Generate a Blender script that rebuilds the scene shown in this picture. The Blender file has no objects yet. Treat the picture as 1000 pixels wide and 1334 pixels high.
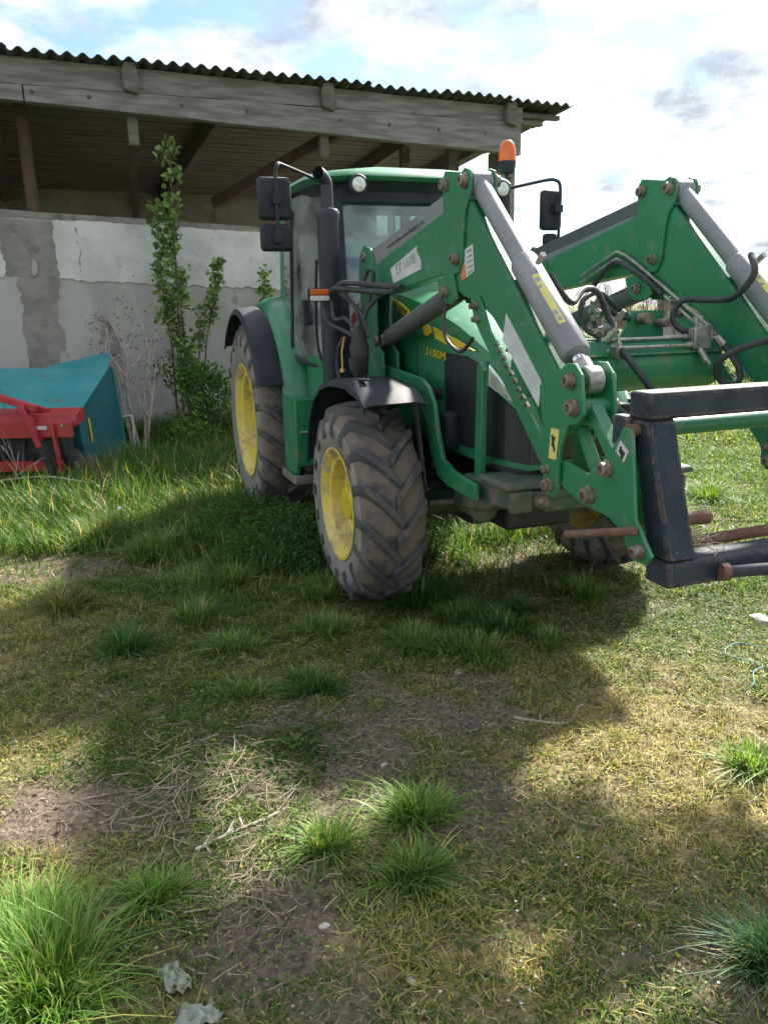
import bpy, bmesh, math, random
import numpy as np
from mathutils import Vector, Matrix
random.seed(7); rng = np.random.default_rng(11)
R = math.radians
S = bpy.context.scene
COL = S.collection

# ------------------------------------------------------------------ camera, sky, sun, exposure
cam_d = bpy.data.cameras.new('camera'); cam = bpy.data.objects.new('camera', cam_d); COL.objects.link(cam); S.camera = cam
cam_d.sensor_fit = 'HORIZONTAL'; cam_d.sensor_width = 36; cam_d.lens = 36 * 1.00736; cam_d.clip_start = 0.05; cam_d.clip_end = 2000
PITCH, ROLL, CAMH = 0.25775, -0.02156, 1.6545
F = Vector((0, math.cos(PITCH), -math.sin(PITCH))); UP = Vector((0, math.sin(PITCH), math.cos(PITCH))); EX = Vector((1, 0, 0))
RV = EX * math.cos(ROLL) + UP * math.sin(ROLL); UV = -EX * math.sin(ROLL) + UP * math.cos(ROLL)
mw = Matrix.Identity(4)
for i, v in enumerate((RV, UV, -F)):
    for j in range(3): mw[j][i] = v[j]
mw[2][3] = CAMH
cam.matrix_world = mw

SUN_EL, SUN_AZ = R(41), R(31)          # azimuth from +Y towards +X
S.view_settings.view_transform = 'Standard'; S.view_settings.look = 'None'
S.view_settings.exposure = 2.35; S.view_settings.gamma = 1; S.view_settings.use_curve_mapping = False
S.render.engine = 'CYCLES'
S.cycles.max_bounces = 8; S.cycles.transparent_max_bounces = 12

world = bpy.data.worlds.new('World'); S.world = world; world.use_nodes = True
wn, wl = world.node_tree.nodes, world.node_tree.links
wn.clear()
wo = wn.new('ShaderNodeOutputWorld'); wb = wn.new('ShaderNodeBackground'); wb.inputs[1].default_value = 0.12
sk = wn.new('ShaderNodeTexSky'); sk.sky_type = 'NISHITA'; sk.sun_disc = False
sk.sun_elevation = SUN_EL; sk.sun_rotation = SUN_AZ; sk.dust_density = 0.4; sk.air_density = 1.0; sk.ozone_density = 2.0
tc = wn.new('ShaderNodeTexCoord')
sx = wn.new('ShaderNodeSeparateXYZ'); wl.new(tc.outputs['Generated'], sx.inputs[0])
def wmath(op, a, b=None, clamp=False):
    n = wn.new('ShaderNodeMath'); n.operation = op; n.use_clamp = clamp
    for i, v in enumerate((a, b)):
        if v is None: continue
        if isinstance(v, (int, float)): n.inputs[i].default_value = v
        else: wl.new(v, n.inputs[i])
    return n.outputs[0]
zz = wmath('ADD', wmath('MAXIMUM', sx.outputs[2], 0.0), 0.30)
cx = wn.new('ShaderNodeCombineXYZ')
wl.new(wmath('DIVIDE', sx.outputs[0], zz), cx.inputs[0]); wl.new(wmath('DIVIDE', sx.outputs[1], zz), cx.inputs[1])
n1 = wn.new('ShaderNodeTexNoise'); n1.inputs['Scale'].default_value = 3.0; n1.inputs['Detail'].default_value = 9; n1.inputs['Roughness'].default_value = 0.56
n1.inputs['Distortion'].default_value = 0.25
wl.new(cx.outputs[0], n1.inputs['Vector'])
r1 = wn.new('ShaderNodeValToRGB'); r1.color_ramp.elements[0].position = 0.40; r1.color_ramp.elements[1].position = 0.54
wl.new(n1.outputs[0], r1.inputs[0])
n2 = wn.new('ShaderNodeTexNoise'); n2.inputs['Scale'].default_value = 3.6; n2.inputs['Detail'].default_value = 8; n2.inputs['Roughness'].default_value = 0.6
mp = wn.new('ShaderNodeMapping'); mp.inputs['Location'].default_value = (4.2, 1.7, 0.6); wl.new(cx.outputs[0], mp.inputs[0]); wl.new(mp.outputs[0], n2.inputs['Vector'])
r2 = wn.new('ShaderNodeValToRGB')
e = r2.color_ramp.elements; e[0].position = 0.36; e[0].color = (0.33, 0.375, 0.43, 1); e[1].position = 0.64; e[1].color = (1.0, 0.985, 0.955, 1)
wl.new(n2.outputs[0], r2.inputs[0])
# brightness of the cloud rises towards the sun (thin cloud lit from behind)
sd = Vector((math.sin(SUN_AZ) * math.cos(SUN_EL), math.cos(SUN_AZ) * math.cos(SUN_EL), math.sin(SUN_EL)))
dp = wn.new('ShaderNodeVectorMath'); dp.operation = 'DOT_PRODUCT'; wl.new(tc.outputs['Generated'], dp.inputs[0]); dp.inputs[1].default_value = sd
glow = wmath('MULTIPLY', wmath('POWER', wmath('MAXIMUM', dp.outputs['Value'], 0.0), 48.0), 75.0)
cb = wmath('ADD', glow, 3.0)
cm = wn.new('ShaderNodeVectorMath'); cm.operation = 'SCALE'; wl.new(r2.outputs[0], cm.inputs[0]); wl.new(cb, cm.inputs['Scale'])
mx = wn.new('ShaderNodeMix'); mx.data_type = 'RGBA'
wl.new(r1.outputs[0], mx.inputs['Factor'])
hz = wn.new('ShaderNodeVectorMath'); hz.operation = 'MULTIPLY'; wl.new(sk.outputs[0], hz.inputs[0]); hz.inputs[1].default_value = (0.33, 0.34, 0.355)   # sky colour scaled down so the gaps do not clip to white
wl.new(hz.outputs[0], mx.inputs['A']); wl.new(cm.outputs[0], mx.inputs['B'])
wl.new(mx.outputs['Result'], wb.inputs[0]); wl.new(wb.outputs[0], wo.inputs[0])

sun_d = bpy.data.lights.new('sun', 'SUN'); sun_d.energy = 2.8; sun_d.angle = R(3.0); sun_d.color = (1.0, 0.93, 0.82)
sun = bpy.data.objects.new('sun', sun_d); COL.objects.link(sun); sun.rotation_euler = sd.to_track_quat('Z', 'Y').to_euler()

# ------------------------------------------------------------------ materials
MATS = {}
def mat(name, c1, c2=None, scale=4.0, rough=0.5, metal=0.0, bump=0.0, bscale=40.0, dirt=None, spec=0.5, stretch=None, coat=0.0, edge=(0.42, 0.6), wear=None):
    """colour c1 mottled with c2; dirt = (colour, coverage 0..1, scale)"""
    m = bpy.data.materials.new(name); m.use_nodes = True; nt = m.node_tree; N, L = nt.nodes, nt.links
    b = N['Principled BSDF']; b.inputs['Roughness'].default_value = rough; b.inputs['Metallic'].default_value = metal
    b.inputs['Specular IOR Level'].default_value = spec; b.inputs['Coat Weight'].default_value = coat; b.inputs['Coat Roughness'].default_value = 0.15
    t = N.new('ShaderNodeTexCoord'); vec = t.outputs['Object']
    if stretch:
        mp = N.new('ShaderNodeMapping'); mp.inputs['Scale'].default_value = stretch; L.new(vec, mp.inputs[0]); vec = mp.outputs[0]
    def noise(sc, det=6, ro=0.6):
        n = N.new('ShaderNodeTexNoise'); n.inputs['Scale'].default_value = sc; n.inputs['Detail'].default_value = det; n.inputs['Roughness'].default_value = ro
        L.new(vec, n.inputs['Vector']); return n.outputs[0]
    def ramp(src, lo, hi):
        r = N.new('ShaderNodeMapRange'); r.inputs['From Min'].default_value = lo; r.inputs['From Max'].default_value = hi; L.new(src, r.inputs[0]); return r.outputs[0]
    def mixc(f, a, c):
        x = N.new('ShaderNodeMix'); x.data_type = 'RGBA'; L.new(f, x.inputs['Factor'])
        for s, k in ((a, 'A'), (c, 'B')):
            if isinstance(s, tuple): x.inputs[k].default_value = (*s, 1)
            else: L.new(s, x.inputs[k])
        return x.outputs['Result']
    out = mixc(ramp(noise(scale), *edge), c1, c2 if c2 else tuple(v * 0.86 for v in c1))
    rr = None
    if dirt:
        dc, cov, ds = dirt
        f = ramp(noise(ds, 8, 0.68), 0.78 - 0.5 * cov, 0.86 - 0.42 * cov)
        f2 = N.new('ShaderNodeMath'); f2.operation = 'MULTIPLY'; f2.inputs[1].default_value = 0.85; L.new(f, f2.inputs[0])
        out = mixc(f2.outputs[0], out, dc)
        rr = N.new('ShaderNodeMapRange'); rr.inputs['To Min'].default_value = rough; rr.inputs['To Max'].default_value = 0.9; L.new(f, rr.inputs[0]); L.new(rr.outputs[0], b.inputs['Roughness'])
    if wear:      # worn edges: where the rounded normal departs from the true one
        wc, wr, wa = wear; bv = N.new('ShaderNodeBevel'); bv.samples = 6; bv.inputs['Radius'].default_value = wr
        ge = N.new('ShaderNodeNewGeometry'); dt = N.new('ShaderNodeVectorMath'); dt.operation = 'DOT_PRODUCT'; L.new(bv.outputs[0], dt.inputs[0]); L.new(ge.outputs['Normal'], dt.inputs[1])
        e1 = N.new('ShaderNodeMapRange'); e1.inputs['From Min'].default_value = 0.985; e1.inputs['From Max'].default_value = 0.90; L.new(dt.outputs['Value'], e1.inputs[0])
        e2 = N.new('ShaderNodeMath'); e2.operation = 'MULTIPLY'; L.new(e1.outputs[0], e2.inputs[0]); L.new(ramp(noise(22, 6, 0.7), 0.62-wa*.3, 0.70-wa*.3), e2.inputs[1]); out = mixc(e2.outputs[0], out, wc)
    L.new(out, b.inputs['Base Color'])
    if bump:
        bn = N.new('ShaderNodeBump'); bn.inputs['Strength'].default_value = 1; bn.inputs['Distance'].default_value = bump; L.new(noise(bscale, 6, 0.65), bn.inputs['Height']); L.new(bn.outputs[0], b.inputs['Normal'])
    MATS[name] = m; return m
GREEN = mat('green_paint', (0.018, 0.165, 0.070), (0.026, 0.20, 0.088), 1.5, 0.36, dirt=((0.12, 0.12, 0.085), 0.40, 6), coat=0.2, bump=0.0005, bscale=60)
GREEN_L = mat('loader_green', (0.022, 0.180, 0.082), (0.030, 0.215, 0.10), 1.5, 0.42, dirt=((0.17, 0.20, 0.15), 0.42, 8), coat=0.1, bump=0.0006, bscale=50, wear=((0.22, 0.20, 0.17), 0.008, 0.35))
GREEN_D = mat('dirty_green', (0.03, 0.085, 0.05), (0.09, 0.10, 0.07), 6, 0.7, dirt=((0.14, 0.12, 0.09), 0.62, 9), bump=0.002, bscale=60)
YEL = mat('yellow_rim', (0.68, 0.53, 0.09), (0.68, 0.57, 0.18), 3, 0.55, dirt=((0.33, 0.26, 0.17), 0.62, 7), bump=0.001)
YELS = mat('yellow_print', (0.72, 0.55, 0.03), None, 3, 0.45)
YELD = mat('yellow_decal', (0.70, 0.62, 0.16), (0.62, 0.56, 0.22), 20, 0.55)
RUB = mat('rubber', (0.05, 0.048, 0.047), (0.10, 0.088, 0.078), 5, 0.78, dirt=((0.19, 0.15, 0.118), 0.80, 7), bump=0.006, bscale=38)
LUG = mat('lug_rubber', (0.055, 0.056, 0.062), (0.085, 0.08, 0.078), 6, 0.7, dirt=((0.19, 0.145, 0.105), 0.46, 9), bump=0.003, bscale=50)
RUBW = mat('rubber_sidewall', (0.19, 0.175, 0.16), (0.26, 0.24, 0.22), 5, 0.82, dirt=((0.28, 0.25, 0.21), 0.5, 5), bump=0.002, bscale=60)
PLA = mat('black_plastic', (0.018, 0.022, 0.031), (0.03, 0.035, 0.046), 5, 0.58, spec=0.3, dirt=((0.12, 0.12, 0.12), 0.3, 9), bump=0.0006, bscale=90)
BLK = mat('black_steel', (0.020, 0.028, 0.044), (0.038, 0.048, 0.066), 5, 0.6, spec=0.25, dirt=((0.15, 0.10, 0.075), 0.30, 9), bump=0.0014, bscale=70, wear=((0.34, 0.20, 0.13), 0.022, 0.50))
DARK = mat('dark_machine', (0.014, 0.015, 0.017), (0.035, 0.034, 0.03), 9, 0.6, dirt=((0.09, 0.08, 0.06), 0.45, 14), bump=0.004, bscale=40)
HOSE = mat('hose_rubber', (0.022, 0.024, 0.028), (0.045, 0.05, 0.055), 12, 0.55, dirt=((0.14, 0.14, 0.13), 0.3, 20))
EXH = mat('exhaust_coat', (0.020, 0.026, 0.040), (0.03, 0.036, 0.05), 5, 0.55, dirt=((0.09, 0.09, 0.1), 0.25, 8), bump=0.0006)
GREY = mat('cylinder_grey', (0.20, 0.205, 0.22), (0.24, 0.245, 0.26), 4, 0.42, dirt=((0.12, 0.12, 0.12), 0.3, 14), bump=0.0006, bscale=80)
GREYD = mat('dark_grey_paint', (0.085, 0.088, 0.095), (0.10, 0.105, 0.11), 4, 0.5, dirt=((0.14, 0.13, 0.12), 0.35, 9))
CHR = mat('chrome', (0.75, 0.76, 0.78), None, 5, 0.12, 1.0)
ZINC = mat('zinc_fitting', (0.42, 0.40, 0.36), (0.28, 0.26, 0.23), 20, 0.42, 0.7, dirt=((0.17, 0.12, 0.08), 0.4, 25))
BRASS = mat('brass_fitting', (0.55, 0.40, 0.16), None, 10, 0.4, 0.8)
RUST = mat('rusty_steel', (0.13, 0.065, 0.042), (0.20, 0.115, 0.08), 14, 0.8, 0.1, bump=0.002, bscale=90, dirt=((0.27, 0.22, 0.19), 0.35, 12))
PIN = mat('pin_steel', (0.27, 0.22, 0.19), (0.16, 0.11, 0.085), 20, 0.5, 0.4, dirt=((0.10, 0.07, 0.05), 0.35, 30))
WHT = mat('white_decal', (0.62, 0.63, 0.64), (0.52, 0.53, 0.54), 9, 0.45)
REDD = mat('red_print', (0.50, 0.045, 0.05), None, 9, 0.45)
ORAD = mat('orange_print', (0.65, 0.22, 0.10), None, 9, 0.5)
GRYP = mat('grey_print', (0.32, 0.33, 0.35), None, 9, 0.5)
BLKP = mat('black_print', (0.03, 0.03, 0.03), None, 9, 0.5)
ORA = mat('amber_lens', (0.85, 0.16, 0.015), (0.9, 0.2, 0.02), 5, 0.18)
ORA.node_tree.nodes['Principled BSDF'].inputs['Transmission Weight'].default_value = 0.35
LENS = mat('clear_lens', (0.72, 0.72, 0.68), (0.6, 0.6, 0.56), 30, 0.12, 0.2)
MESHG = mat('grille_mesh', (0.012, 0.014, 0.020), (0.022, 0.024, 0.03), 6, 0.45, dirt=((0.07, 0.055, 0.04), 0.35, 5), stretch=(3, 3, 0.35))
CONC = mat('grey_concrete', (0.44, 0.42, 0.39), (0.33, 0.315, 0.29), 1.3, 0.92, bump=0.012, bscale=16, dirt=((0.15, 0.135, 0.12), 0.38, 2.2), stretch=(1, 1, 0.6))
WWASH = mat('whitewashed_render', (0.64, 0.63, 0.61), (0.50, 0.49, 0.47), 1.8, 0.9, bump=0.016, bscale=9, dirt=((0.33, 0.315, 0.29), 0.42, 2.6))
CONCD = mat('damp_concrete', (0.29, 0.27, 0.24), (0.21, 0.195, 0.175), 4, 0.92, bump=0.010, bscale=18, dirt=((0.11, 0.10, 0.09), 0.4, 3))
WOOD = mat('weathered_wood', (0.23, 0.22, 0.21), (0.14, 0.132, 0.127), 6, 0.88, bump=0.004, bscale=16, stretch=(0.35, 3.0, 3.0), dirt=((0.09, 0.082, 0.077), 0.38, 5))
WOODD = mat('dark_timber', (0.16, 0.142, 0.128), (0.10, 0.088, 0.08), 5, 0.9, bump=0.003, bscale=18, stretch=(0.4, 2.5, 2.5))
WOODB = mat('brown_timber', (0.10, 0.06, 0.045), (0.07, 0.045, 0.036), 6, 0.85, bump=0.003, bscale=18)
ROOF = mat('cement_sheet', (0.10, 0.105, 0.10), (0.065, 0.072, 0.068), 4, 0.92, bump=0.004, bscale=20, dirt=((0.05, 0.06, 0.045), 0.45, 4))
BWALL = mat('brown_plaster', (0.26, 0.235, 0.20), (0.19, 0.17, 0.145), 1.2, 0.95, bump=0.006, bscale=10, dirt=((0.08, 0.068, 0.055), 0.5, 1.5))
TEAL = mat('teal_paint', (0.035, 0.25, 0.27), (0.06, 0.30, 0.32), 3, 0.42, dirt=((0.13, 0.13, 0.11), 0.40, 7), bump=0.001)
TEALD = mat('dark_teal_paint', (0.012, 0.11, 0.13), (0.018, 0.14, 0.16), 3, 0.5, dirt=((0.03, 0.06, 0.07), 0.35, 6))
RED = mat('red_paint', (0.34, 0.018, 0.024), (0.40, 0.03, 0.035), 4, 0.45, dirt=((0.16, 0.07, 0.05), 0.45, 9), bump=0.001)
BARK = mat('grey_bark', (0.14, 0.115, 0.09), (0.09, 0.075, 0.06), 20, 0.9, bump=0.003, bscale=60)
DEADW = mat('bleached_twig', (0.52, 0.47, 0.40), (0.34, 0.29, 0.24), 15, 0.9, bump=0.001, bscale=60)
STRAW = mat('straw', (0.50, 0.42, 0.29), (0.33, 0.27, 0.185), 6, 0.85)
STONE = mat('pale_stone', (0.42, 0.39, 0.35), (0.30, 0.28, 0.25), 12, 0.9, bump=0.004, bscale=50)
RAG = mat('plastic_sheet_scrap', (0.22, 0.25, 0.20), (0.30, 0.32, 0.27), 9, 0.6, dirt=((0.17, 0.14, 0.10), 0.5, 14))
TWINE = mat('blue_twine', (0.20, 0.42, 0.45), None, 9, 0.7)
BLUEP = mat('blue_plastic', (0.03, 0.11, 0.42), None, 3, 0.45)
HWALL = mat('pale_brick_wall', (0.34, 0.30, 0.27), (0.28, 0.25, 0.22), 4, 0.9)
HROOF = mat('grey_tile', (0.13, 0.125, 0.125), (0.09, 0.09, 0.09), 3, 0.9)
WPAINT = mat('white_paint', (0.75, 0.76, 0.77), None, 3, 0.5)

def glass(name, tint, diff=0.12, dcol=(0.5, 0.55, 0.52)):
    m = bpy.data.materials.new(name); m.use_nodes = True; N, L = m.node_tree.nodes, m.node_tree.links; N.clear()
    o = N.new('ShaderNodeOutputMaterial'); t = N.new('ShaderNodeBsdfTransparent'); t.inputs[0].default_value = (*tint, 1)
    g = N.new('ShaderNodeBsdfGlossy'); g.inputs['Roughness'].default_value = 0.02; g.inputs[0].default_value = (0.95, 0.97, 1, 1)
    fr = N.new('ShaderNodeFresnel'); fr.inputs[0].default_value = 1.5
    d = N.new('ShaderNodeBsdfDiffuse'); d.inputs[0].default_value = (*dcol, 1)
    x1 = N.new('ShaderNodeMixShader'); x2 = N.new('ShaderNodeMixShader')
    tcn = N.new('ShaderNodeTexCoord'); nn = N.new('ShaderNodeTexNoise'); nn.inputs['Scale'].default_value = 3; nn.inputs['Detail'].default_value = 8; L.new(tcn.outputs['Object'], nn.inputs['Vector'])
    mr = N.new('ShaderNodeMapRange'); mr.inputs['From Min'].default_value = 0.3; mr.inputs['From Max'].default_value = 0.75; mr.inputs['To Max'].default_value = diff * 2; L.new(nn.outputs[0], mr.inputs[0])
    L.new(mr.outputs[0], x1.inputs[0]); L.new(t.outputs[0], x1.inputs[1]); L.new(d.outputs[0], x1.inputs[2])
    L.new(fr.outputs[0], x2.inputs[0]); L.new(x1.outputs[0], x2.inputs[1]); L.new(g.outputs[0], x2.inputs[2]); L.new(x2.outputs[0], o.inputs[0])
    return m
GLASS = glass('cab_glass', (0.72, 0.84, 0.82), 0.30, (0.62, 0.68, 0.66))  # pale diffuse film: dusty glass, raised to stand in for reflected light

def leafmat(name, tr=0.45, rough=0.5):
    """plant material: colour from the plant's own per-blade colour attribute, light passes through"""
    m = bpy.data.materials.new(name); m.use_nodes = True; N, L = m.node_tree.nodes, m.node_tree.links; N.clear()
    o = N.new('ShaderNodeOutputMaterial'); a = N.new('ShaderNodeAttribute'); a.attribute_name = 'col'
    d = N.new('ShaderNodeBsdfPrincipled'); d.inputs['Roughness'].default_value = rough; d.inputs['Specular IOR Level'].default_value = 0.35
    t = N.new('ShaderNodeBsdfTranslucent'); x = N.new('ShaderNodeMixShader'); x.inputs[0].default_value = tr
    hs = N.new('ShaderNodeHueSaturation'); hs.inputs['Hue'].default_value = 0.487; hs.inputs['Saturation'].default_value = 1.1; hs.inputs['Value'].default_value = 1.25
    L.new(a.outputs['Color'], d.inputs['Base Color']); L.new(a.outputs['Color'], hs.inputs['Color']); L.new(hs.outputs[0], t.inputs[0])
    L.new(d.outputs[0], x.inputs[1]); L.new(t.outputs[0], x.inputs[2]); L.new(x.outputs[0], o.inputs[0])
    return m
LEAF = leafmat('grass_blade', 0.42); LEAFT = leafmat('tree_leaf', 0.48, 0.45)

# ------------------------------------------------------------------ mesh helpers
class MB:
    def __init__(s): s.v = []; s.f = []; s.smooth = True
    def add(s, vs, fs):
        n = len(s.v); s.v += [tuple(v) for v in vs]; s.f += [tuple(n + i for i in f) for f in fs]; return s
    def box(s, x0, x1, y0, y1, z0, z1):
        return s.add([(x0,y0,z0),(x1,y0,z0),(x1,y1,z0),(x0,y1,z0),(x0,y0,z1),(x1,y0,z1),(x1,y1,z1),(x0,y1,z1)], [(0,3,2,1),(4,5,6,7),(0,1,5,4),(1,2,6,5),(2,3,7,6),(3,0,4,7)])
    def bar(s, p0, p1, w, h, up=(0, 0, 1)):
        p0, p1 = Vector(p0), Vector(p1); d = (p1 - p0).normalized(); u = Vector(up)
        if abs(d.dot(u)) > 0.98: u = Vector((1, 0, 0))
        a = d.cross(u).normalized(); b = a.cross(d); vs = []
        for p in (p0, p1):
            for q, r in ((-1,-1),(1,-1),(1,1),(-1,1)): vs.append(p + a*q*w/2 + b*r*h/2)
        return s.add(vs, [(0,1,2,3),(7,6,5,4),(0,4,5,1),(1,5,6,2),(2,6,7,3),(3,7,4,0)])
    def prism(s, poly, y0, y1, axis='y'):
        n = len(poly)
        mk = {'y': lambda p, t: (p[0], t, p[1]), 'x': lambda p, t: (t, p[0], p[1]), 'z': lambda p, t: (p[0], p[1], t)}[axis]
        return s.add([mk(p, y0) for p in poly] + [mk(p, y1) for p in poly], [tuple(range(n)), tuple(range(2*n-1, n-1, -1))] + [(i, i+n, (i+1) % n + n, (i+1) % n) for i in range(n)])
    def tube(s, pts, r, seg=10, smooth=0, cap=True):
        P = [Vector(p) for p in pts]; rs = r if isinstance(r, (list, tuple)) else [r] * len(P)
        if smooth:
            Q = []; q = []
            for i in range(len(P) - 1):
                p0, p1, p2, p3 = P[max(i-1,0)], P[i], P[i+1], P[min(i+2, len(P)-1)]
                for k in range(smooth):
                    t = k / smooth
                    Q.append(0.5*((2*p1)+(p2-p0)*t+(2*p0-5*p1+4*p2-p3)*t*t+(3*p1-p0-3*p2+p3)*t**3)); q.append(rs[i]*(1-t)+rs[i+1]*t)
            Q.append(P[-1]); q.append(rs[-1]); P, rs = Q, q
        vs = []; fs = []; d0 = (P[1]-P[0]).normalized(); u = Vector((0,0,1)) if abs(d0.z) < 0.9 else Vector((1,0,0))
        for i, p in enumerate(P):
            d = (P[min(i+1, len(P)-1)] - P[max(i-1, 0)])
            d = d.normalized() if d.length > 1e-9 else d0
            a = d.cross(u)
            if a.length < 1e-3: a = d.cross(Vector((1,0,0)))
            a.normalize(); b = d.cross(a); u = -b if False else a.cross(d)
            for k in range(seg):
                t = 2*math.pi*k/seg; vs.append(p + (a*math.cos(t)+b*math.sin(t))*rs[i])
        for i in range(len(P)-1):
            for k in range(seg):
                fs.append((i*seg+k, i*seg+(k+1)%seg, (i+1)*seg+(k+1)%seg, (i+1)*seg+k))
        if cap: fs += [tuple(range(seg))[::-1], tuple(range((len(P)-1)*seg, len(P)*seg))]
        return s.add(vs, fs)
    def lathe(s, prof, c=(0,0,0), axis='y', seg=48, close=False, cap=True):
        """prof: (offset along axis, radius)"""
        vs = []; fs = []; n = len(prof)
        for k in range(seg):
            t = 2*math.pi*k/seg; co, si = math.cos(t), math.sin(t)
            for (o, r) in prof:
                v = {'y': (r*co, o, r*si), 'x': (o, r*co, r*si), 'z': (r*co, r*si, o)}[axis]
                vs.append((v[0]+c[0], v[1]+c[1], v[2]+c[2]))
        for k in range(seg):
            for i in range(n - (0 if close else 1)):
                j = (i+1) % n; fs.append((k*n+i, k*n+j, ((k+1)%seg)*n+j, ((k+1)%seg)*n+i))
        if cap and not close:
            if prof[0][1] > 1e-4: fs.append(tuple(k*n for k in range(seg)))
            if prof[-1][1] > 1e-4: fs.append(tuple(k*n+n-1 for k in range(seg))[::-1])
        return s.add(vs, fs)
    def sheet(s, rows, th=0.0):
        """grid of points; th gives thickness by normals through a solidify-like offset"""
        m = len(rows[0]); vs = [p for r in rows for p in r]
        fs = [(i*m+j, i*m+j+1, (i+1)*m+j+1, (i+1)*m+j) for i in range(len(rows)-1) for j in range(m-1)]
        return s.add(vs, fs)
    def build(s, name, m, parent=None, bevel=0.0, solid=0.0, sub=0, angle=35, flat=False):
        me = bpy.data.meshes.new(name); me.from_pydata(s.v, [], s.f); me.update()
        bm = bmesh.new(); bm.from_mesh(me); bmesh.ops.remove_doubles(bm, verts=bm.verts, dist=1e-6)
        bmesh.ops.recalc_face_normals(bm, faces=bm.faces)
        if not flat:
            for f in bm.faces: f.smooth = True
            for e in bm.edges:
                if len(e.link_faces) != 2 or e.calc_face_angle(0) > R(angle): e.smooth = False
        bm.to_mesh(me); bm.free()
        o = bpy.data.objects.new(name, me); COL.objects.link(o); me.materials.append(m)
        if parent: o.parent = parent
        if solid:
            md = o.modifiers.new('solid', 'SOLIDIFY'); md.thickness = solid; md.offset = 0
        if sub:
            md = o.modifiers.new('sub', 'SUBSURF'); md.levels = md.render_levels = sub
        if bevel:
            md = o.modifiers.new('bevel', 'BEVEL'); md.width = bevel; md.segments = 2; md.limit_method = 'ANGLE'; md.angle_limit = R(40); md.harden_normals = False
        return o
def tag(o, label=None, cat=None, group=None, kind=None):
    for k, v in (('label', label), ('category', cat), ('group', group), ('kind', kind)):
        if v: o[k] = v
    return o
def empty(name, loc=(0,0,0), rz=0.0):
    o = bpy.data.objects.new(name, None); COL.objects.link(o); o.location = loc; o.rotation_euler = (0, 0, rz); o.empty_display_size = 0.1; return o
def text(name, body, size, origin, xdir, ydir, m, parent, shear=0.0, depth=0.0012, align='LEFT', wide=1.0):
    cu = bpy.data.curves.new(name, 'FONT'); cu.body = body; cu.size = size; cu.extrude = depth / 2; cu.align_x = align; cu.shear = shear; cu.resolution_u = 3
    ob = bpy.data.objects.new('t', cu); COL.objects.link(ob); dg = bpy.context.evaluated_depsgraph_get()
    me = bpy.data.meshes.new_from_object(ob.evaluated_get(dg)); bpy.data.objects.remove(ob)
    x = Vector(xdir).normalized(); y = Vector(ydir).normalized(); z = x.cross(y)
    M = Matrix(((x.x, y.x, z.x, origin[0]), (x.y, y.y, z.y, origin[1]), (x.z, y.z, z.z, origin[2]), (0,0,0,1)))
    me.transform(M @ Matrix.Diagonal((wide, 1, 1, 1))); o = bpy.data.objects.new(name, me); COL.objects.link(o); me.materials.clear(); me.materials.append(m); o.parent = parent; return o


# ------------------------------------------------------------------ ground
def _hash(ix, iy, s): 
    v = np.sin(ix*127.1 + iy*311.7 + s*74.7)*43758.5453
    return v - np.floor(v)
def vnoise(x, y, s=0):
    ix, iy = np.floor(x), np.floor(y); fx, fy = x-ix, y-iy; fx = fx*fx*(3-2*fx); fy = fy*fy*(3-2*fy)
    return (_hash(ix,iy,s)*(1-fx)+_hash(ix+1,iy,s)*fx)*(1-fy) + (_hash(ix,iy+1,s)*(1-fx)+_hash(ix+1,iy+1,s)*fx)*fy
def fbm(x, y, s=0, o=4):
    a, t, n = 0.5, 0, 0
    for i in range(o): t = t + a*vnoise(x*2**i, y*2**i, s+i); n += a; a *= 0.5
    return t/n
def blobs(x, y, L):
    t = np.zeros_like(x)
    for (bx, by, r, w) in L:
        d = np.hypot(x-bx + 0.35*r*(fbm(x*3/r*0.4, y*3/r*0.4, 9)-.5), (y-by)*1.0)/r
        t = np.maximum(t, w*np.clip(1.35 - d, 0, 1))
    return t
BARE = [(-.33,1.78,.32,1),(-.25,2.75,.55,.85),(-.55,2.4,.35,.8),(-2.25,4.85,.6,.9),(-1.15,2.3,.25,.9),(.25,3.0,.35,.7),(.75,4.6,.8,.75),(.9,1.75,.3,.5),(.30,2.3,.25,.6),(-.1,1.5,.2,.8),(2.6,5.6,.5,.6),(.1,3.9,.5,.5),(-1.2,3.1,.3,.5),(-.3,2.25,.2,.6)]
DRY = [(-.95,2.08,.35,1),(1.05,2.65,.95,1.25),(.25,1.75,.4,.8),(.80,3.1,.45,1.1),(-1.5,2.9,.6,.7),(-1.9,3.8,.55,.75),(-2.3,4.1,.4,.8),(1.5,1.9,.6,.7),(-.1,2.0,.3,.6),(.6,2.2,.5,.7),(-.6,3.2,.4,.6),(-1.6,6.1,.35,.5)]
def bare(x, y): return np.clip(blobs(x, y, BARE) + 1.5*(fbm(x*1.7, y*1.7, 3)-0.52) + 0.9*(fbm(x*6, y*6, 5, 3)-.5), 0, 1)
def dry(x, y): return np.clip(blobs(x, y, DRY) + 1.2*(fbm(x*1.3+7, y*1.3, 21)-0.48) + 0.7*(fbm(x*7, y*7, 23, 3)-.5) - 0.25*(y > 5), 0, 1)
def gh(x, y):
    x = np.asarray(x, float); y = np.asarray(y, float); near = np.clip((9-y)/4, 0, 1)*np.clip((5-np.abs(x))/2, 0, 1)
    return 0.05*(fbm(x*.5, y*.5, 1)-.5)*near + near*0.045*(fbm(x*2.6, y*2.6, 2)-.5) + near*0.030*(fbm(x*11, y*11, 4, 4)-.5)*(0.5+bare(x, y))
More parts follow.
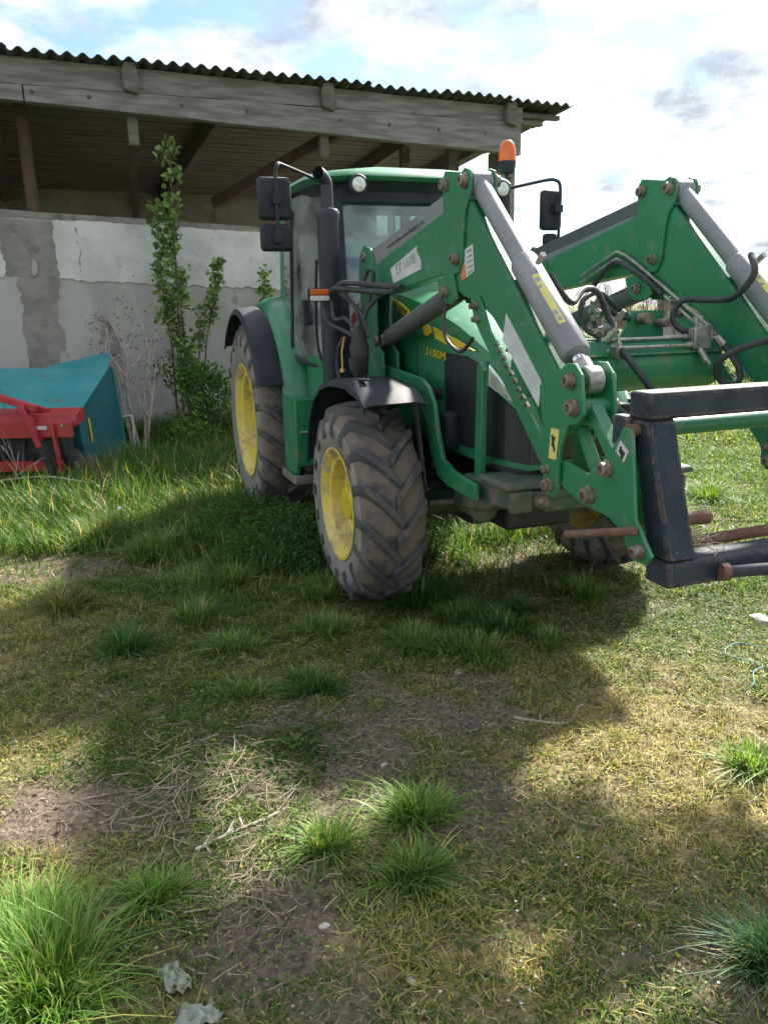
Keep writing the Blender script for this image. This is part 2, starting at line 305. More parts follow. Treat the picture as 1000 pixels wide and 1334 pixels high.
def axis_pts(lo, hi, near_lo, near_hi, step, grow=1.13):
    a = list(np.arange(near_lo, near_hi, step)); s_ = step
    while a[-1] < hi: s_ *= grow; a.append(a[-1]+s_)
    s_ = step; b_ = []; v = near_lo
    while v > lo: s_ *= grow; v -= s_; b_.append(v)
    return np.array(b_[::-1] + a)
gx = axis_pts(-400, 400, -2.0, 2.2, 0.018, 1.07); gy = axis_pts(-60, 700, 1.1, 4.6, 0.018, 1.045)
GX, GY = np.meshgrid(gx, gy); GZ = gh(GX, GY)
def grid_object(name, X, Y, Z, m):
    ny, nx = X.shape; me = bpy.data.meshes.new(name); co = np.stack([X, Y, Z], -1).reshape(-1, 3).astype(np.float32)
    idx = np.arange(nx*ny).reshape(ny, nx); q = np.stack([idx[:-1,:-1], idx[:-1,1:], idx[1:,1:], idx[1:,:-1]], -1).reshape(-1)
    me.vertices.add(len(co)); me.vertices.foreach_set('co', co.ravel()); nq = len(q)//4
    me.loops.add(len(q)); me.loops.foreach_set('vertex_index', q.astype(np.int32)); me.polygons.add(nq); me.polygons.foreach_set('loop_start', np.arange(nq, dtype=np.int32)*4)
    me.update(calc_edges=True); me.shade_smooth(); o = bpy.data.objects.new(name, me); COL.objects.link(o); me.materials.append(m); return o
soil = bpy.data.materials.new('soil'); soil.use_nodes = True; N, L = soil.node_tree.nodes, soil.node_tree.links; pb = N['Principled BSDF']; pb.inputs['Roughness'].default_value = 0.95; pb.inputs['Specular IOR Level'].default_value = 0.2
a1 = N.new('ShaderNodeAttribute'); a1.attribute_name = 'col'; tcn = N.new('ShaderNodeTexCoord')
nz = []
for sc in (9, 45, 170):
    n = N.new('ShaderNodeTexNoise'); n.inputs['Scale'].default_value = sc; n.inputs['Detail'].default_value = 6; n.inputs['Roughness'].default_value = 0.65; L.new(tcn.outputs['Object'], n.inputs['Vector']); nz.append(n)
mr = N.new('ShaderNodeMapRange'); mr.inputs['From Min'].default_value = 0.3; mr.inputs['From Max'].default_value = 0.72; mr.inputs['To Min'].default_value = 0.32; mr.inputs['To Max'].default_value = 1.75; L.new(nz[1].outputs[0], mr.inputs[0])
sc_ = N.new('ShaderNodeVectorMath'); sc_.operation = 'SCALE'; L.new(a1.outputs['Color'], sc_.inputs[0]); L.new(mr.outputs[0], sc_.inputs['Scale'])
mr2 = N.new('ShaderNodeMapRange'); mr2.inputs['From Min'].default_value = 0.60; mr2.inputs['From Max'].default_value = 0.70; mr2.inputs['To Max'].default_value = 0.6; L.new(nz[2].outputs[0], mr2.inputs[0])
mxs = N.new('ShaderNodeMix'); mxs.data_type = 'RGBA'; L.new(mr2.outputs[0], mxs.inputs['Factor']); L.new(sc_.outputs[0], mxs.inputs['A']); mxs.inputs['B'].default_value = (0.30, 0.25, 0.18, 1)
L.new(mxs.outputs['Result'], pb.inputs['Base Color'])
bp_ = N.new('ShaderNodeBump'); bp_.inputs['Distance'].default_value = 0.015; L.new(nz[1].outputs[0], bp_.inputs['Height']); bp2 = N.new('ShaderNodeBump'); bp2.inputs['Distance'].default_value = 0.005; L.new(nz[2].outputs[0], bp2.inputs['Height']); L.new(bp_.outputs[0], bp2.inputs['Normal']); L.new(bp2.outputs[0], pb.inputs['Normal'])
ground = tag(grid_object('ground', GX, GY, GZ, soil), kind='structure')
br = bare(GX, GY)[..., None]; dr = dry(GX, GY)[..., None]
c = (1-dr)*np.array([.085,.105,.036]) + dr*np.array([.27,.225,.085])
c = (1-br)*c + br*np.array([.165,.128,.098])
far = np.clip((GY-9)/10, 0, 1)[..., None]; c = (1-far)*c + far*np.array([.11,.13,.045])
ca = ground.data.color_attributes.new('col', 'FLOAT_COLOR', 'POINT'); ca.data.foreach_set('color', np.concatenate([c, np.ones_like(c[..., :1])], -1).reshape(-1).astype(np.float32))

def blades(name, x, y, z, h, w, az, lean, col, m, levels=3, parent=None, curl=1.0, twist=None):
    """x.. arrays of one value per blade; levels = rings incl. tip"""
    n = len(x); ts = np.linspace(0, 1, levels); tw = az + math.pi/2 if twist is None else twist
    V = np.zeros((n, 2*levels-1, 3), np.float32); dx, dy = np.cos(az), np.sin(az); sx_, sy_ = np.cos(tw), np.sin(tw)
    for k, t in enumerate(ts):
        out = h*lean*(t**(1+curl)); up = h*(t - 0.42*np.clip(lean, 0, 1.6)*t**(2+curl)); px = x+dx*out; py = y+dy*out; pz = z+up
        if k == levels-1: V[:, -1, 0] = px; V[:, -1, 1] = py; V[:, -1, 2] = pz
        else:
            ww = w*(1-0.15*t)*(0.5 if t == 0 else 0.55)*(1 - t**2.5)
            V[:, 2*k, 0] = px-sx_*ww; V[:, 2*k, 1] = py-sy_*ww; V[:, 2*k, 2] = pz; V[:, 2*k+1, 0] = px+sx_*ww; V[:, 2*k+1, 1] = py+sy_*ww; V[:, 2*k+1, 2] = pz
    nv = 2*levels-1; base = (np.arange(n)*nv)[:, None]; loops = []; ls = []
    per = []
    for k in range(levels-2): per += [2*k, 2*k+1, 2*k+3, 2*k+2]
    per += [2*levels-4, 2*levels-3, 2*levels-2]; per = np.array(per)
    starts = np.array([4*k for k in range(levels-1)]); nl = len(per)
    LI = (base + per[None]).reshape(-1).astype(np.int32); LS = (np.arange(n)[:, None]*nl + starts[None]).reshape(-1).astype(np.int32)
    me = bpy.data.meshes.new(name); me.vertices.add(n*nv); me.vertices.foreach_set('co', V.reshape(-1)); me.loops.add(len(LI)); me.loops.foreach_set('vertex_index', LI)
    me.polygons.add(len(LS)); me.polygons.foreach_set('loop_start', LS); me.update(calc_edges=True); me.shade_smooth()
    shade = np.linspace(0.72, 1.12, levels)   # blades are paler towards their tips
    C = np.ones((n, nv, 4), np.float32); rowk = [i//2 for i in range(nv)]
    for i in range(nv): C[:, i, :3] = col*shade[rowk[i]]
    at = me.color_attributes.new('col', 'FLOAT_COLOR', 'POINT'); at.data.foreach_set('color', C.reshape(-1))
    o = bpy.data.objects.new(name, me); COL.objects.link(o); me.materials.append(m)
    if parent: o.parent = parent
    return o
def leaves(name, P, D, ln, wd, col, m, parent=None, droop=0.2):
    """diamond-folded leaves: P base points (n,3), D directions (n,3)"""
    n = len(P); D = D/np.linalg.norm(D, axis=1, keepdims=True); ref = rng.normal(size=(n, 3)); Sd = np.cross(D, ref); Sd /= np.linalg.norm(Sd, axis=1, keepdims=True); Nn = np.cross(D, Sd)
    ln = np.broadcast_to(ln, (n,))[:, None]; wd = np.broadcast_to(wd, (n,))[:, None]
    V = np.stack([P, P+D*ln*.35+Sd*wd*.5+Nn*ln*.06, P+D*ln, P+D*ln*.35-Sd*wd*.5+Nn*ln*.06, P+D*ln*.75+Sd*wd*.30, P+D*ln*.75-Sd*wd*.30, P+D*ln*.5-Nn*ln*.05], 1).astype(np.float32)
    per = np.array([0,1,6, 0,6,3, 1,4,6, 3,6,5, 4,2,6, 5,6,2]); LI = (np.arange(n)[:, None]*7 + per[None]).reshape(-1).astype(np.int32)
    me = bpy.data.meshes.new(name); me.vertices.add(n*7); me.vertices.foreach_set('co', V.reshape(-1)); me.loops.add(len(LI)); me.loops.foreach_set('vertex_index', LI); me.polygons.add(n*6); me.polygons.foreach_set('loop_start', np.arange(n*6, dtype=np.int32)*3); me.update(calc_edges=True)
    C = np.ones((n, 7, 4), np.float32); C[:, :, :3] = col[:, None, :]; at = me.color_attributes.new('col', 'FLOAT_COLOR', 'POINT'); at.data.foreach_set('color', C.reshape(-1))
    o = bpy.data.objects.new(name, me); COL.objects.link(o); me.materials.append(m)
    if parent: o.parent = parent
    return o


# ------------------------------------------------------------------ shed with low wall (local x runs along it, y goes away)
shed = tag(empty('farm_shed', (0, 11.3, 0), R(24)), 'long open-fronted farm shed with grey timber fascia and corrugated roof over a whitewashed low wall', 'shed')
def wall_top(s): return 2.92 - 0.043 * (s + 5)
XS = [(-9.0 + 0.25*i) for i in range(46)] + [2.28]
def band(name, m, x0, x1, f0, f1, y0, y1, jit=0.0, step=0.12, seed=1, bev=0.0):
    rr = random.Random(seed); n = max(3, int((x1-x0)/step)); nz_ = 1 if jit == 0 else 30
    g = []; e0 = e1 = 0.0
    for k in range(nz_+1):
        row = []; v = k/nz_; e0 = (0.75*e0+rr.uniform(-jit, jit)*.8) if jit else 0; e1 = (0.75*e1+rr.uniform(-jit, jit)*.8) if jit else 0
        for i in range(n+1):
            x = x0+(x1-x0)*i/n; z = f0(x)*(1-v)+f1(x)*v
            if k in (0, nz_): z += rr.uniform(-jit, jit)*(1 if k == 0 else .4)
            if i == 0: x += e0
            if i == n: x += e1
            row.append((x, z))
        g.append(row)
    b = MB(); w_ = n+1; N0 = w_*(nz_+1)
    vs = [(x, y0+(0.0 if jit == 0 else rr.uniform(0, .005)), z) for r_ in g for x, z in r_] + [(x, y1, z) for r_ in g for x, z in r_]
    fs = [(k*w_+i, k*w_+i+1, (k+1)*w_+i+1, (k+1)*w_+i) for k in range(nz_) for i in range(n)]
    per = [i for i in range(w_)] + [k*w_+n for k in range(1, nz_+1)] + [nz_*w_+i for i in range(n-1, -1, -1)] + [k*w_ for k in range(nz_-1, 0, -1)]
    fs += [(per[i], per[i]+N0, per[(i+1) % len(per)]+N0, per[(i+1) % len(per)]) for i in range(len(per))]
    return b.add(vs, fs).build(name, m, shed, bevel=bev)
low = band('low_wall', CONC, -9, 2.28, lambda x: -0.3, lambda x: wall_top(x) - 0.02, 0.64, 0.86, 0.0)
band('coping', CONCD, -9, 2.30, lambda x: wall_top(x) - 0.075, lambda x: wall_top(x), 0.625, 0.875, 0.012, seed=3)
wj = lambda x: 2.10 - 0.05 * (x + 4.2)
band('render_patch', WWASH, -9, -4.74, wj, lambda x: wall_top(x) - 0.06, 0.622, 0.645, 0.018, 0.06, seed=4)
band('render_patch', WWASH, -4.13, -3.86, lambda x: wj(x), lambda x: wall_top(x) - 0.085, 0.620, 0.645, 0.015, 0.05, seed=5)
band('render_patch', WWASH, -3.855, -0.6, lambda x: wj(x) - 0.01, lambda x: wall_top(x) - 0.07, 0.621, 0.645, 0.02, 0.06, seed=6)
band('render_patch', WWASH, -0.59, 2.2, lambda x: wj(x) + 0.01, lambda x: wall_top(x) - 0.06, 0.622, 0.645, 0.02, 0.06, seed=16)
band('damp_patch', CONCD, -4.735, -4.135, lambda x: wj(x) + 0.02, lambda x: wall_top(x) - 0.10, 0.629, 0.645, 0.02, 0.05, seed=7)
# dark run-off stains under the patch: thin worn skins, 4 mm proud
band('stain_patch', CONCD, -4.60, -4.16, lambda x: 0.75+0.55*max(0, (x+4.34)/.18)+0.10*math.sin(31*x), lambda x: wj(x) + 0.02, 0.634, 0.645, 0.03, 0.04, seed=20)
band('stain_patch', CONCD, -3.72, -3.45, lambda x: 0.5+0.2*math.sin(23*x), lambda x: 1.5+0.15*math.sin(15*x), 0.636, 0.645, 0.03, 0.04, seed=22)
MB().prism([(-4.42,2.12),(-4.36,2.16),(-4.36,2.3),(-4.40,2.34),(-4.44,2.2)], 0.60, 0.64).build('mortar_lump', CONC, shed, bevel=0.01)
# corner pillar and posts
MB().box(2.30, 2.62, 0.60, 0.90, -0.2, 3.95).build('corner_pillar', BWALL, shed, bevel=0.02)
b = MB(); b.lathe([(2.90, 0.075), (4.25, 0.075)], (-4.32, 0.76, 0), 'z', 20).build('post', WOODB, shed).data
for sx_, yy in ((-1.9, 4.4), (1.05, 1.3), (1.62, 0.86), (1.86, 1.2), (2.35, 4.6)):
    MB().box(sx_-0.065, sx_+0.065, yy-0.06, yy+0.06, 2.6, 4.2).build('post', WOODD, shed, bevel=0.008)
# fascia boards and beam, in lengths with gaps
def fz(x): return 4.49 - 0.002 * (x + 4.5)
def plank(name, x0, x1, zl, zh, y0, y1, m, seed):
    rr = random.Random(seed); n = 14; q = []
    for i in range(n+1):
        x = x0 + (x1-x0)*i/n; q.append((x, zl(x)+rr.uniform(-.006,.006), zh(x)+rr.uniform(-.005,.005), rr.uniform(-.004,.004)))
    b = MB(); vs = []; fs = []
    for (x, a, c, d) in q: vs += [(x, y0+d, a), (x, y1, a), (x, y1, c), (x, y0+d, c)]
    for i in range(n):
        k = 4*i
        for j in range(4): fs.append((k+j, k+(j+1)%4, k+4+(j+1)%4, k+4+j))
    fs += [(0,1,2,3), (4*n+3, 4*n+2, 4*n+1, 4*n)]
    return b.add(vs, fs).build(name, m, shed, bevel=0.006)
jz = lambda x: 4.145 + 0.010 * (x + 4.5)
bz = lambda x: 3.985 - 0.030 * (x + 4.5)
for i, (a, c) in enumerate(((-9, -3.13), (-3.12, -0.72), (-0.71, 2.34))):
    plank('fascia_board', a, c, lambda x: jz(x)+0.006, lambda x: fz(x) - 0.055, 0.02, 0.06, WOOD, 30+i)
for i, (a, c) in enumerate(((-9, -4.30), (-4.285, 2.30))):
    plank('beam', a, c, bz, lambda x: jz(x)-0.002, -0.01, 0.12, WOOD, 40+i)
for x in (-3.12, -0.68, 2.1):
    r_ = random.Random(int(x*10)); MB().prism([(x-.09,4.17),(x+.07,4.13),(x+.10,4.24),(x+.06,4.46),(x-.07,4.47),(x-.11,4.33)], -0.10, 0.015).build('bracket', WOODD, shed, bevel=0.015)
    MB().box(x-.06, x+.06, 0.14, 0.24, 3.62, 4.2).build('strut', WOODD, shed, bevel=0.006)
for x in (-4.2, -3.6, -2.55, -1.75, -0.5, 0.2, 0.95, 1.7):    # rusty bolt washers
    MB().lathe([(-0.022, 0.0), (-0.022, 0.016), (-0.010, 0.026), (0.0, 0.028)], (x, 0, (jz(x)+bz(x))/2 + 0.02), 'y', 12).build('bolt', RUST, shed)
# rafters (away) and purlins (along)
zr = lambda y: 4.40 - 0.085 * y
for x in (-7.4, -4.62, -1.9, 1.05, 2.35):
    MB().bar((x, 0.13, zr(0.1)-0.16), (x, 6.0, zr(6)-0.16), 0.10, 0.20).build('rafter', WOODD, shed, bevel=0.006)
MB().bar((-0.1, 0.2, 4.15), (-1.75, 2.2, 3.25), 0.09, 0.16).build('rafter', WOODB, shed, bevel=0.006)
MB().bar((-3.13, 0.3, 3.9), (-2.9, 2.2, 3.05), 0.09, 0.12).build('strut', WOODB, shed, bevel=0.006)
for i in range(29):
    y = 0.14 + 0.2 * i; rr = random.Random(i); x0 = -9; 
    for xe in (-5.3+rr.uniform(-.8,.8), -1.2+rr.uniform(-1.2,1.2), 3.02-rr.uniform(0,.12)):
        d = rr.uniform(-.006,.006); b = MB(); y1 = y+0.165+rr.uniform(-.01,.015)
        b.add([(x0,y,zr(y)-.022+d),(xe-.008,y,zr(y)-.022+d),(xe-.008,y1,zr(y1)-.022+d),(x0,y1,zr(y1)-.022+d),(x0,y,zr(y)+.006+d),(xe-.008,y,zr(y)+.006+d),(xe-.008,y1,zr(y1)+.006+d),(x0,y1,zr(y1)+.006+d)], [(0,3,2,1),(4,5,6,7),(0,1,5,4),(1,2,6,5),(2,3,7,6),(3,0,4,7)])
        b.build('roof_board', WOODD, shed); x0 = xe
# corrugated sheets: one part per sheet
W = 0.165; amp = 0.026; nsheet = 11
for k in range(nsheet):
    x1 = 3.10 - k * 6.5 * W; x0 = x1 - 6.7 * W; rows = []; rr = random.Random(k)
    n = int((x1-x0)/W*8); dz = 0.008*(k % 2); cut = rr.uniform(-0.03, 0.03)
    for y in (-0.17+cut, -0.1, 1.2, 2.5, 4.0, 6.1):
        rows.append([(x0+(x1-x0)*i/n, y, zr(y)+0.05+dz+amp*math.cos(2*math.pi*(x0+(x1-x0)*i/n)/W)) for i in range(n+1)])
    MB().sheet(rows).build('roof_sheet', ROOF, shed, solid=0.007, angle=80)
for (a, c, z) in ((2.4, 3.02, 4.32), (2.4, 2.72, 4.22)):
    MB().bar((a-0.3, 0.10, z), (c, 0.10, z+0.012), 0.09, 0.06).build('purlin_end', WOODD, shed, bevel=0.006)
# back wall and left end wall
MB().box(-9, 2.6, 5.9, 6.1, -0.2, 3.93).build('back_wall', BWALL, shed)
MB().box(-9.2, -9.0, 0.7, 6.1, -0.2, 3.9).build('end_wall', BWALL, shed)
MB().box(-9.0, 2.3, 0.87, 5.9, -0.2, 0.02).build('floor_slab', BWALL, shed)

# ------------------------------------------------------------------ tractor (local x forward, y to its left, z up)
T = tag(empty('tractor', (-0.1616, 6.7589, 0), R(19.693 - 90)), 'green farm tractor with yellow rims and a green front loader, parked before the shed', 'tractor')

def wheel(name, X, Y, R_, hw, rim_r, side, nlug, lugw, lugh, z):
    """side -1 = the tractor's right. axis along y"""
    w = empty(name, (X, Y, z)); w.parent = T
    s = side
    prof = [(-hw*0.86, rim_r), (-hw*0.98, rim_r+(R_-rim_r)*0.25), (-hw*1.0, rim_r+(R_-rim_r)*0.52), (-hw*0.96, R_-0.085), (-hw*0.86, R_-0.040), (-hw*0.5, R_-0.018), (0, R_-0.010), (hw*0.5, R_-0.018), (hw*0.86, R_-0.040), (hw*0.96, R_-0.085), (hw*1.0, rim_r+(R_-rim_r)*0.52), (hw*0.98, rim_r+(R_-rim_r)*0.25), (hw*0.86, rim_r)]
    DC = 0.02
    prof = [(o, r - lugh*0.8 if r > R_-0.09 else r) for o, r in prof]
    ty = MB().lathe(prof, (0,0,0), 'y', 72, cap=False).build('tyre', RUB, w, angle=70)
    # paler sidewall faces
    ty.data.materials.append(RUBW)
    for p in ty.data.polygons:
        c = p.center; r = math.hypot(c.x, c.z)
        if r < R_-0.10 : p.material_index = 1
    b = MB()
    def srf(y):
        t = abs(y)/hw
        return (R_ - lugh*0.8 - 0.010) - 0.030*t*t - (0.05*max(0, t-0.86)/0.14 if t > 0.86 else 0)
    for k in range(nlug):
        for sg in (-1, 1):
            th0 = 2*math.pi*(k + (0.5 if sg > 0 else 0))/nlug
            vs = []; fs = []; n = 7
            for i in range(n):
                u = i/(n-1); yy = sg*hw*(1.03 - 1.10*u); th = th0 - (0.20+0.10)*u*(0.62/R_)*1.35 * 1.0
                th = th0 + ((u**1.15)*0.36*(0.62/R_))
                rs_ = srf(min(abs(yy), hw)*1.0) ; top = srf(abs(yy)) + lugh if abs(yy) <= hw*0.97 else srf(hw*0.97)+lugh*0.55
                if i == 0: rs_ -= 0.06; top -= 0.045
                ww = lugw*(1.0 - 0.12*math.sin(u*3.1))*(0.9 if i == n-1 else 1)
                for (dr, dw) in ((rs_-0.012, 0.66), (top, 0.42), (top, -0.42), (rs_-0.012, -0.66)):
                    # angle: at the front of the wheel (x+) the centre of the chevron sits lower
                    t = -(th) + dw*ww/R_
                    vs.append((dr*math.cos(t), yy, dr*math.sin(t)))
            for i in range(n-1):
                for j in range(4): fs.append((4*i+j, 4*i+(j+1)%4, 4*i+4+(j+1)%4, 4*i+4+j))
            fs += [(0,1,2,3), (4*n-1,4*n-2,4*n-3,4*n-4)]
            b.add(vs, fs)
    b.build('tread_lugs', LUG, w, bevel=0.004, angle=50)
    o = s  # outer direction
    rp = [(o*hw*0.90, rim_r+0.018), (o*hw*0.94, rim_r+0.022), (o*hw*0.95, rim_r+0.008), (o*hw*0.86, rim_r-0.012), (o*hw*0.74, rim_r-0.03), (o*hw*0.70, rim_r-0.055), (o*hw*0.30, rim_r-0.07), (o*hw*0.24, rim_r-0.10), (o*hw*0.10, rim_r*0.72), (o*hw*0.02, rim_r*0.55), (o*hw*0.06, rim_r*0.42), (o*hw*0.06, 0.02)]
    MB().lathe(rp, (0,0,0), 'y', 56, cap=False).build('rim', YEL, w, angle=28)
    MB().lathe([(-o*hw*0.95, rim_r+0.01), (-o*hw*0.6, rim_r-0.04), (-o*hw*0.2, rim_r-0.06), (-o*hw*0.1, 0.05)], (0,0,0), 'y', 40, cap=False).build('rim_back', YEL, w)
    hr = 0.092
    MB().lathe([(o*hw*0.02, hr*1.25), (o*hw*0.34, hr*1.18), (o*hw*0.36, hr*1.05), (o*hw*0.60, hr), (o*hw*0.64, hr*0.9), (o*hw*0.645, 0.0)], (0,0,0), 'y', 32).build('hub_cap', YELS, w)
    for k in range(8):
        a = 2*math.pi*(k+.5)/8; rb = hr*1.65
        MB().lathe([(o*hw*0.02, 0.016), (o*hw*0.15, 0.016), (o*hw*0.16, 0.0)], (rb*math.cos(a), 0, rb*math.sin(a)), 'y', 6).build('wheel_nut', PIN, w)
    return w
wheel('rear_wheel', 0, -0.82, 0.80, 0.225, 0.445, -1, 22, 0.060, 0.038, 0.775)
wheel('rear_wheel', 0, 0.82, 0.80, 0.225, 0.445, 1, 22, 0.060, 0.038, 0.775)
wheel('front_wheel', 2.35, -0.780, 0.572, 0.185, 0.300, -1, 16, 0.070, 0.034, 0.594)
wheel('front_wheel', 2.35, 0.80, 0.572, 0.185, 0.300, 1, 16, 0.070, 0.034, 0.585)

def arc_sheet(cx, cz, r, a0, a1, n, ys, rf=None):
    rows = []
    for i in range(n+1):
        a = R(a0 + (a1-a0)*i/n)
        rows.append([(cx+(r+(dr))*math.cos(a), y, cz+(r+dr)*math.sin(a)) for y, dr in ys])
    return MB().sheet(rows)
# rear fenders: green shell with black outer extension
for s in (-1, 1):
    ys = [(s*0.60, 0.02), (s*0.70, 0.03), (s*0.80, 0.015), (s*0.86, -0.02), (s*0.885, -0.07)]
    fo = arc_sheet(0.02, 0.80, 0.93, 2, 150, 20, ys).build('rear_fender', GREEN, T, solid=0.012)
    a = MB()
    rows = []
    for i in range(17):
        t = R(22 + 118*i/16); r0 = 0.905
        rows.append([(0.02+(r0+dr)*math.cos(t), y, 0.80+(r0+dr)*math.sin(t)) for y, dr in ((s*0.875, -0.03), (s*0.93, -0.02), (s*1.05, -0.035), (s*1.065, -0.075))])
    a.sheet(rows).build('fender_extension', PLA, fo, solid=0.012)
    MB().prism([(0.95,0.86),(1.0,1.3),(0.7,1.70),(0.2,1.78),(-0.5,1.6),(-0.8,1.2),(-0.85,0.85)], s*0.58, s*0.60).build('fender_inner_panel', GREEN, fo)
# front fenders: black plastic with flat top and angled ends
for s in (-1, 1):
    pts = [(1.66,0.74),(1.67,0.86),(1.74,1.02),(1.86,1.15),(2.02,1.235),(2.22,1.275),(2.50,1.285),(2.72,1.25),(2.82,1.19)]
    rows = [[(x, s*0.93, z-0.035), (x, s*0.925, z-0.01), (x, s*0.88, z), (x, s*0.66, z+0.004), (x, s*0.60, z-0.015)] for x, z in pts]
    fo = MB().sheet(rows).build('front_fender', PLA, T, solid=0.010)
    b = MB(); b.bar((2.05, s*0.84, 1.262), (2.62, s*0.84, 1.30), 0.030, 0.012); b.build('fender_rib', PLA, fo, bevel=0.003)
    b = MB(); b.bar((2.35, s*0.5, 1.18), (2.70, s*0.62, 1.22), 0.05, 0.012); b.bar((2.66, s*0.60, 1.22), (2.80, s*0.60, 0.72), 0.045, 0.012, (0,1,0)); b.bar((2.80, s*0.60, 0.74), (2.5, s*0.45, 0.62), 0.05, 0.012); b.build('fender_bracket', DARK, fo, bevel=0.002)

# chassis, engine, axle
b = MB(); b.box(-0.3, 1.6, -0.28, 0.28, 0.45, 1.0); b.box(1.5, 2.95, -0.20, 0.20, 0.50, 0.95); b.build('chassis', DARK, T, bevel=0.02)
b = MB(); b.box(1.65, 2.75, -0.30, 0.30, 0.9, 1.35)
for i in range(26):
    x, y, z = random.uniform(1.55, 2.7), random.choice((-1, 1))*random.uniform(0.28, 0.36), random.uniform(0.68, 1.25); q = random.uniform(0.03, 0.09)
    b.box(x-q, x+q, y-0.05, y+0.05, z-q*0.8, z+q*0.8)
for i in range(12):
    x, z = random.uniform(1.7, 2.65), random.uniform(0.7, 1.2)
    b.lathe([(-0.44, 0.0), (-0.44, 0.035), (-0.3, 0.035)], (x, 0, z), 'y', 12)
b.build('engine', DARK, T, bevel=0.006)
b = MB(); b.tube([(2.35,-0.62,0.60),(2.35,-0.42,0.56),(2.35,0,0.54),(2.35,0.42,0.56),(2.35,0.62,0.60)], [0.10,0.085,0.11,0.085,0.10], 16)
b.box(2.20, 2.50, -0.18, 0.18, 0.42, 0.66); b.build('front_axle', GREEN_D, T, bevel=0.01)
b = MB(); b.box(2.24,2.46,-0.66,-0.52,0.42,0.76); b.box(2.24,2.46,0.52,0.66,0.42,0.76); b.lathe([(-0.2,0.05),(0.2,0.05)],(2.5,-0.0,0.62),'y',12); b.build('axle_knuckle', DARK, T, bevel=0.02)
b = MB(); b.box(-0.15,0.15,-0.62,0.62,0.62,0.90); b.build('rear_axle', DARK, T, bevel=0.03)
MB().tube([(2.5,-0.45,0.58),(2.52,0.45,0.58)], 0.018, 10).build('tie_rod', ZINC, T)
MB().tube([(2.42,-0.45,0.66),(2.30,0.5,0.66)], 0.03, 10).build('steering_cylinder', DARK, T)
# oil filter by the wheel arch
MB().lathe([(0.0,0.05),(0.02,0.062),(0.17,0.062),(0.19,0.04)], (2.68,-0.40,0.93), 'z', 20).build('oil_filter', PLA, T)
# steps
b = MB(); b.prism([(0.98,1.08),(1.36,1.08),(1.34,0.62),(1.30,0.52),(0.98,0.52)], -0.93, -0.90); b.box(1.33,1.36,-0.93,-0.58,0.62,1.08)
b.box(0.98,1.30,-0.90,-0.58,1.02,1.05)
st = b.build('step_panel', GREEN, T, bevel=0.008)
b = MB(); b.box(0.98,1.36,-0.95,-0.62,0.52,0.535); b.box(1.35,1.365,-0.95,-0.62,0.50,0.56); b.box(0.98,1.36,-0.955,-0.945,0.50,0.56)
for i in range(7):
    for j in range(5): b.lathe([(0.535,0.018),(0.548,0.014),(0.548,0.009)], (1.02+0.05*i, -0.91+0.065*j, 0), 'z', 8)
b.build('step_tread', ZINC, st, bevel=0.002)
MB().tube([(1.345,-0.90,0.84),(1.385,-0.90,0.86),(1.385,-0.86,0.86),(1.345,-0.86,0.85)], 0.009, 8).build('latch_handle', ZINC, st)
b = MB(); b.box(0.55, 1.35, -0.88, -0.35, 0.55, 1.0); b.build('fuel_tank', DARK, T, bevel=0.05)

# cab
def quad(name, pts, m, parent, solid=0.006, bevel=0.0):
    return MB().add(pts, [(0,1,2,3)]).build(name, m, parent, solid=solid, bevel=bevel)
b = MB(); b.prism([(1.50,1.00),(1.50,1.22),(0.95,1.30),(0.3,1.55),(-0.05,1.62),(-0.10,1.0)], -0.62, 0.62)
cab = b.build('cab', GREEN, T, bevel=0.02)
AP = lambda s, z: (1.50 - (z-1.2)*0.10, s*(0.60 - 0.0*(z-1.2)), z)
def pillar(pts, w, h): return MB().tube(pts, w, 8, 4).build('pillar', PLA, cab)
for s in (-1, 1):
    MB().bar(AP(s,1.15), AP(s,2.44), 0.055, 0.07, (0,1,0)).build('pillar', PLA, cab, bevel=0.012)
    MB().bar((0.72,s*0.75,1.30), (0.66,s*0.70,2.44), 0.04, 0.055, (0,1,0)).build('pillar', PLA, cab, bevel=0.01)
    MB().bar((0.05,s*0.66,1.55), (0.02,s*0.62,2.44), 0.06, 0.07, (0,1,0)).build('pillar', GREEN, cab, bevel=0.01)
    quad('door_glass', [(1.46,s*0.625,1.22),(0.74,s*0.765,1.30),(0.68,s*0.715,2.42),(1.36,s*0.62,2.42)], GLASS, cab)
    quad('side_window', [(0.70,s*0.76,1.34),(0.07,s*0.68,1.60),(0.04,s*0.64,2.42),(0.65,s*0.71,2.42)], GLASS, cab)
    MB().tube([(1.30,s*0.66,2.30),(1.36,s*0.655,1.9),(1.40,s*0.66,1.55),(1.38,s*0.67,1.36),(1.26,s*0.68,1.28),(0.80,s*0.775,1.33),(0.77,s*0.775,1.6),(0.72,s*0.735,2.34)], 0.013, 8, 4).build('door_frame', PLA, cab)
    MB().bar((1.0,s*0.73,1.72),(1.02,s*0.728,1.55), 0.03, 0.05, (0,1,0)).build('door_handle', PLA, cab, bevel=0.006)
    # lower cab corner skin, green, bulging
    rows = []
    for i in range(6):
        z = 1.02 + 0.065*i*1.0
        rows.append([(1.52, s*0.58, z), (1.46, s*0.64, z), (1.2, s*0.70, z), (0.95, s*0.72, z)])
    MB().sheet(rows).build('corner_panel', GREEN, cab, solid=0.01)
quad('windscreen', [AP(-1,1.2),AP(1,1.2),AP(1,2.30),AP(-1,2.30)], GLASS, cab)
quad('rear_window', [(0.0,-0.6,1.5),(0.0,0.6,1.5),(0.0,0.6,2.4),(0.0,-0.6,2.4)], GLASS, cab)
MB().box(1.34,1.42,-0.60,0.60,2.30,2.44).build('header_panel', PLA, cab, bevel=0.02)
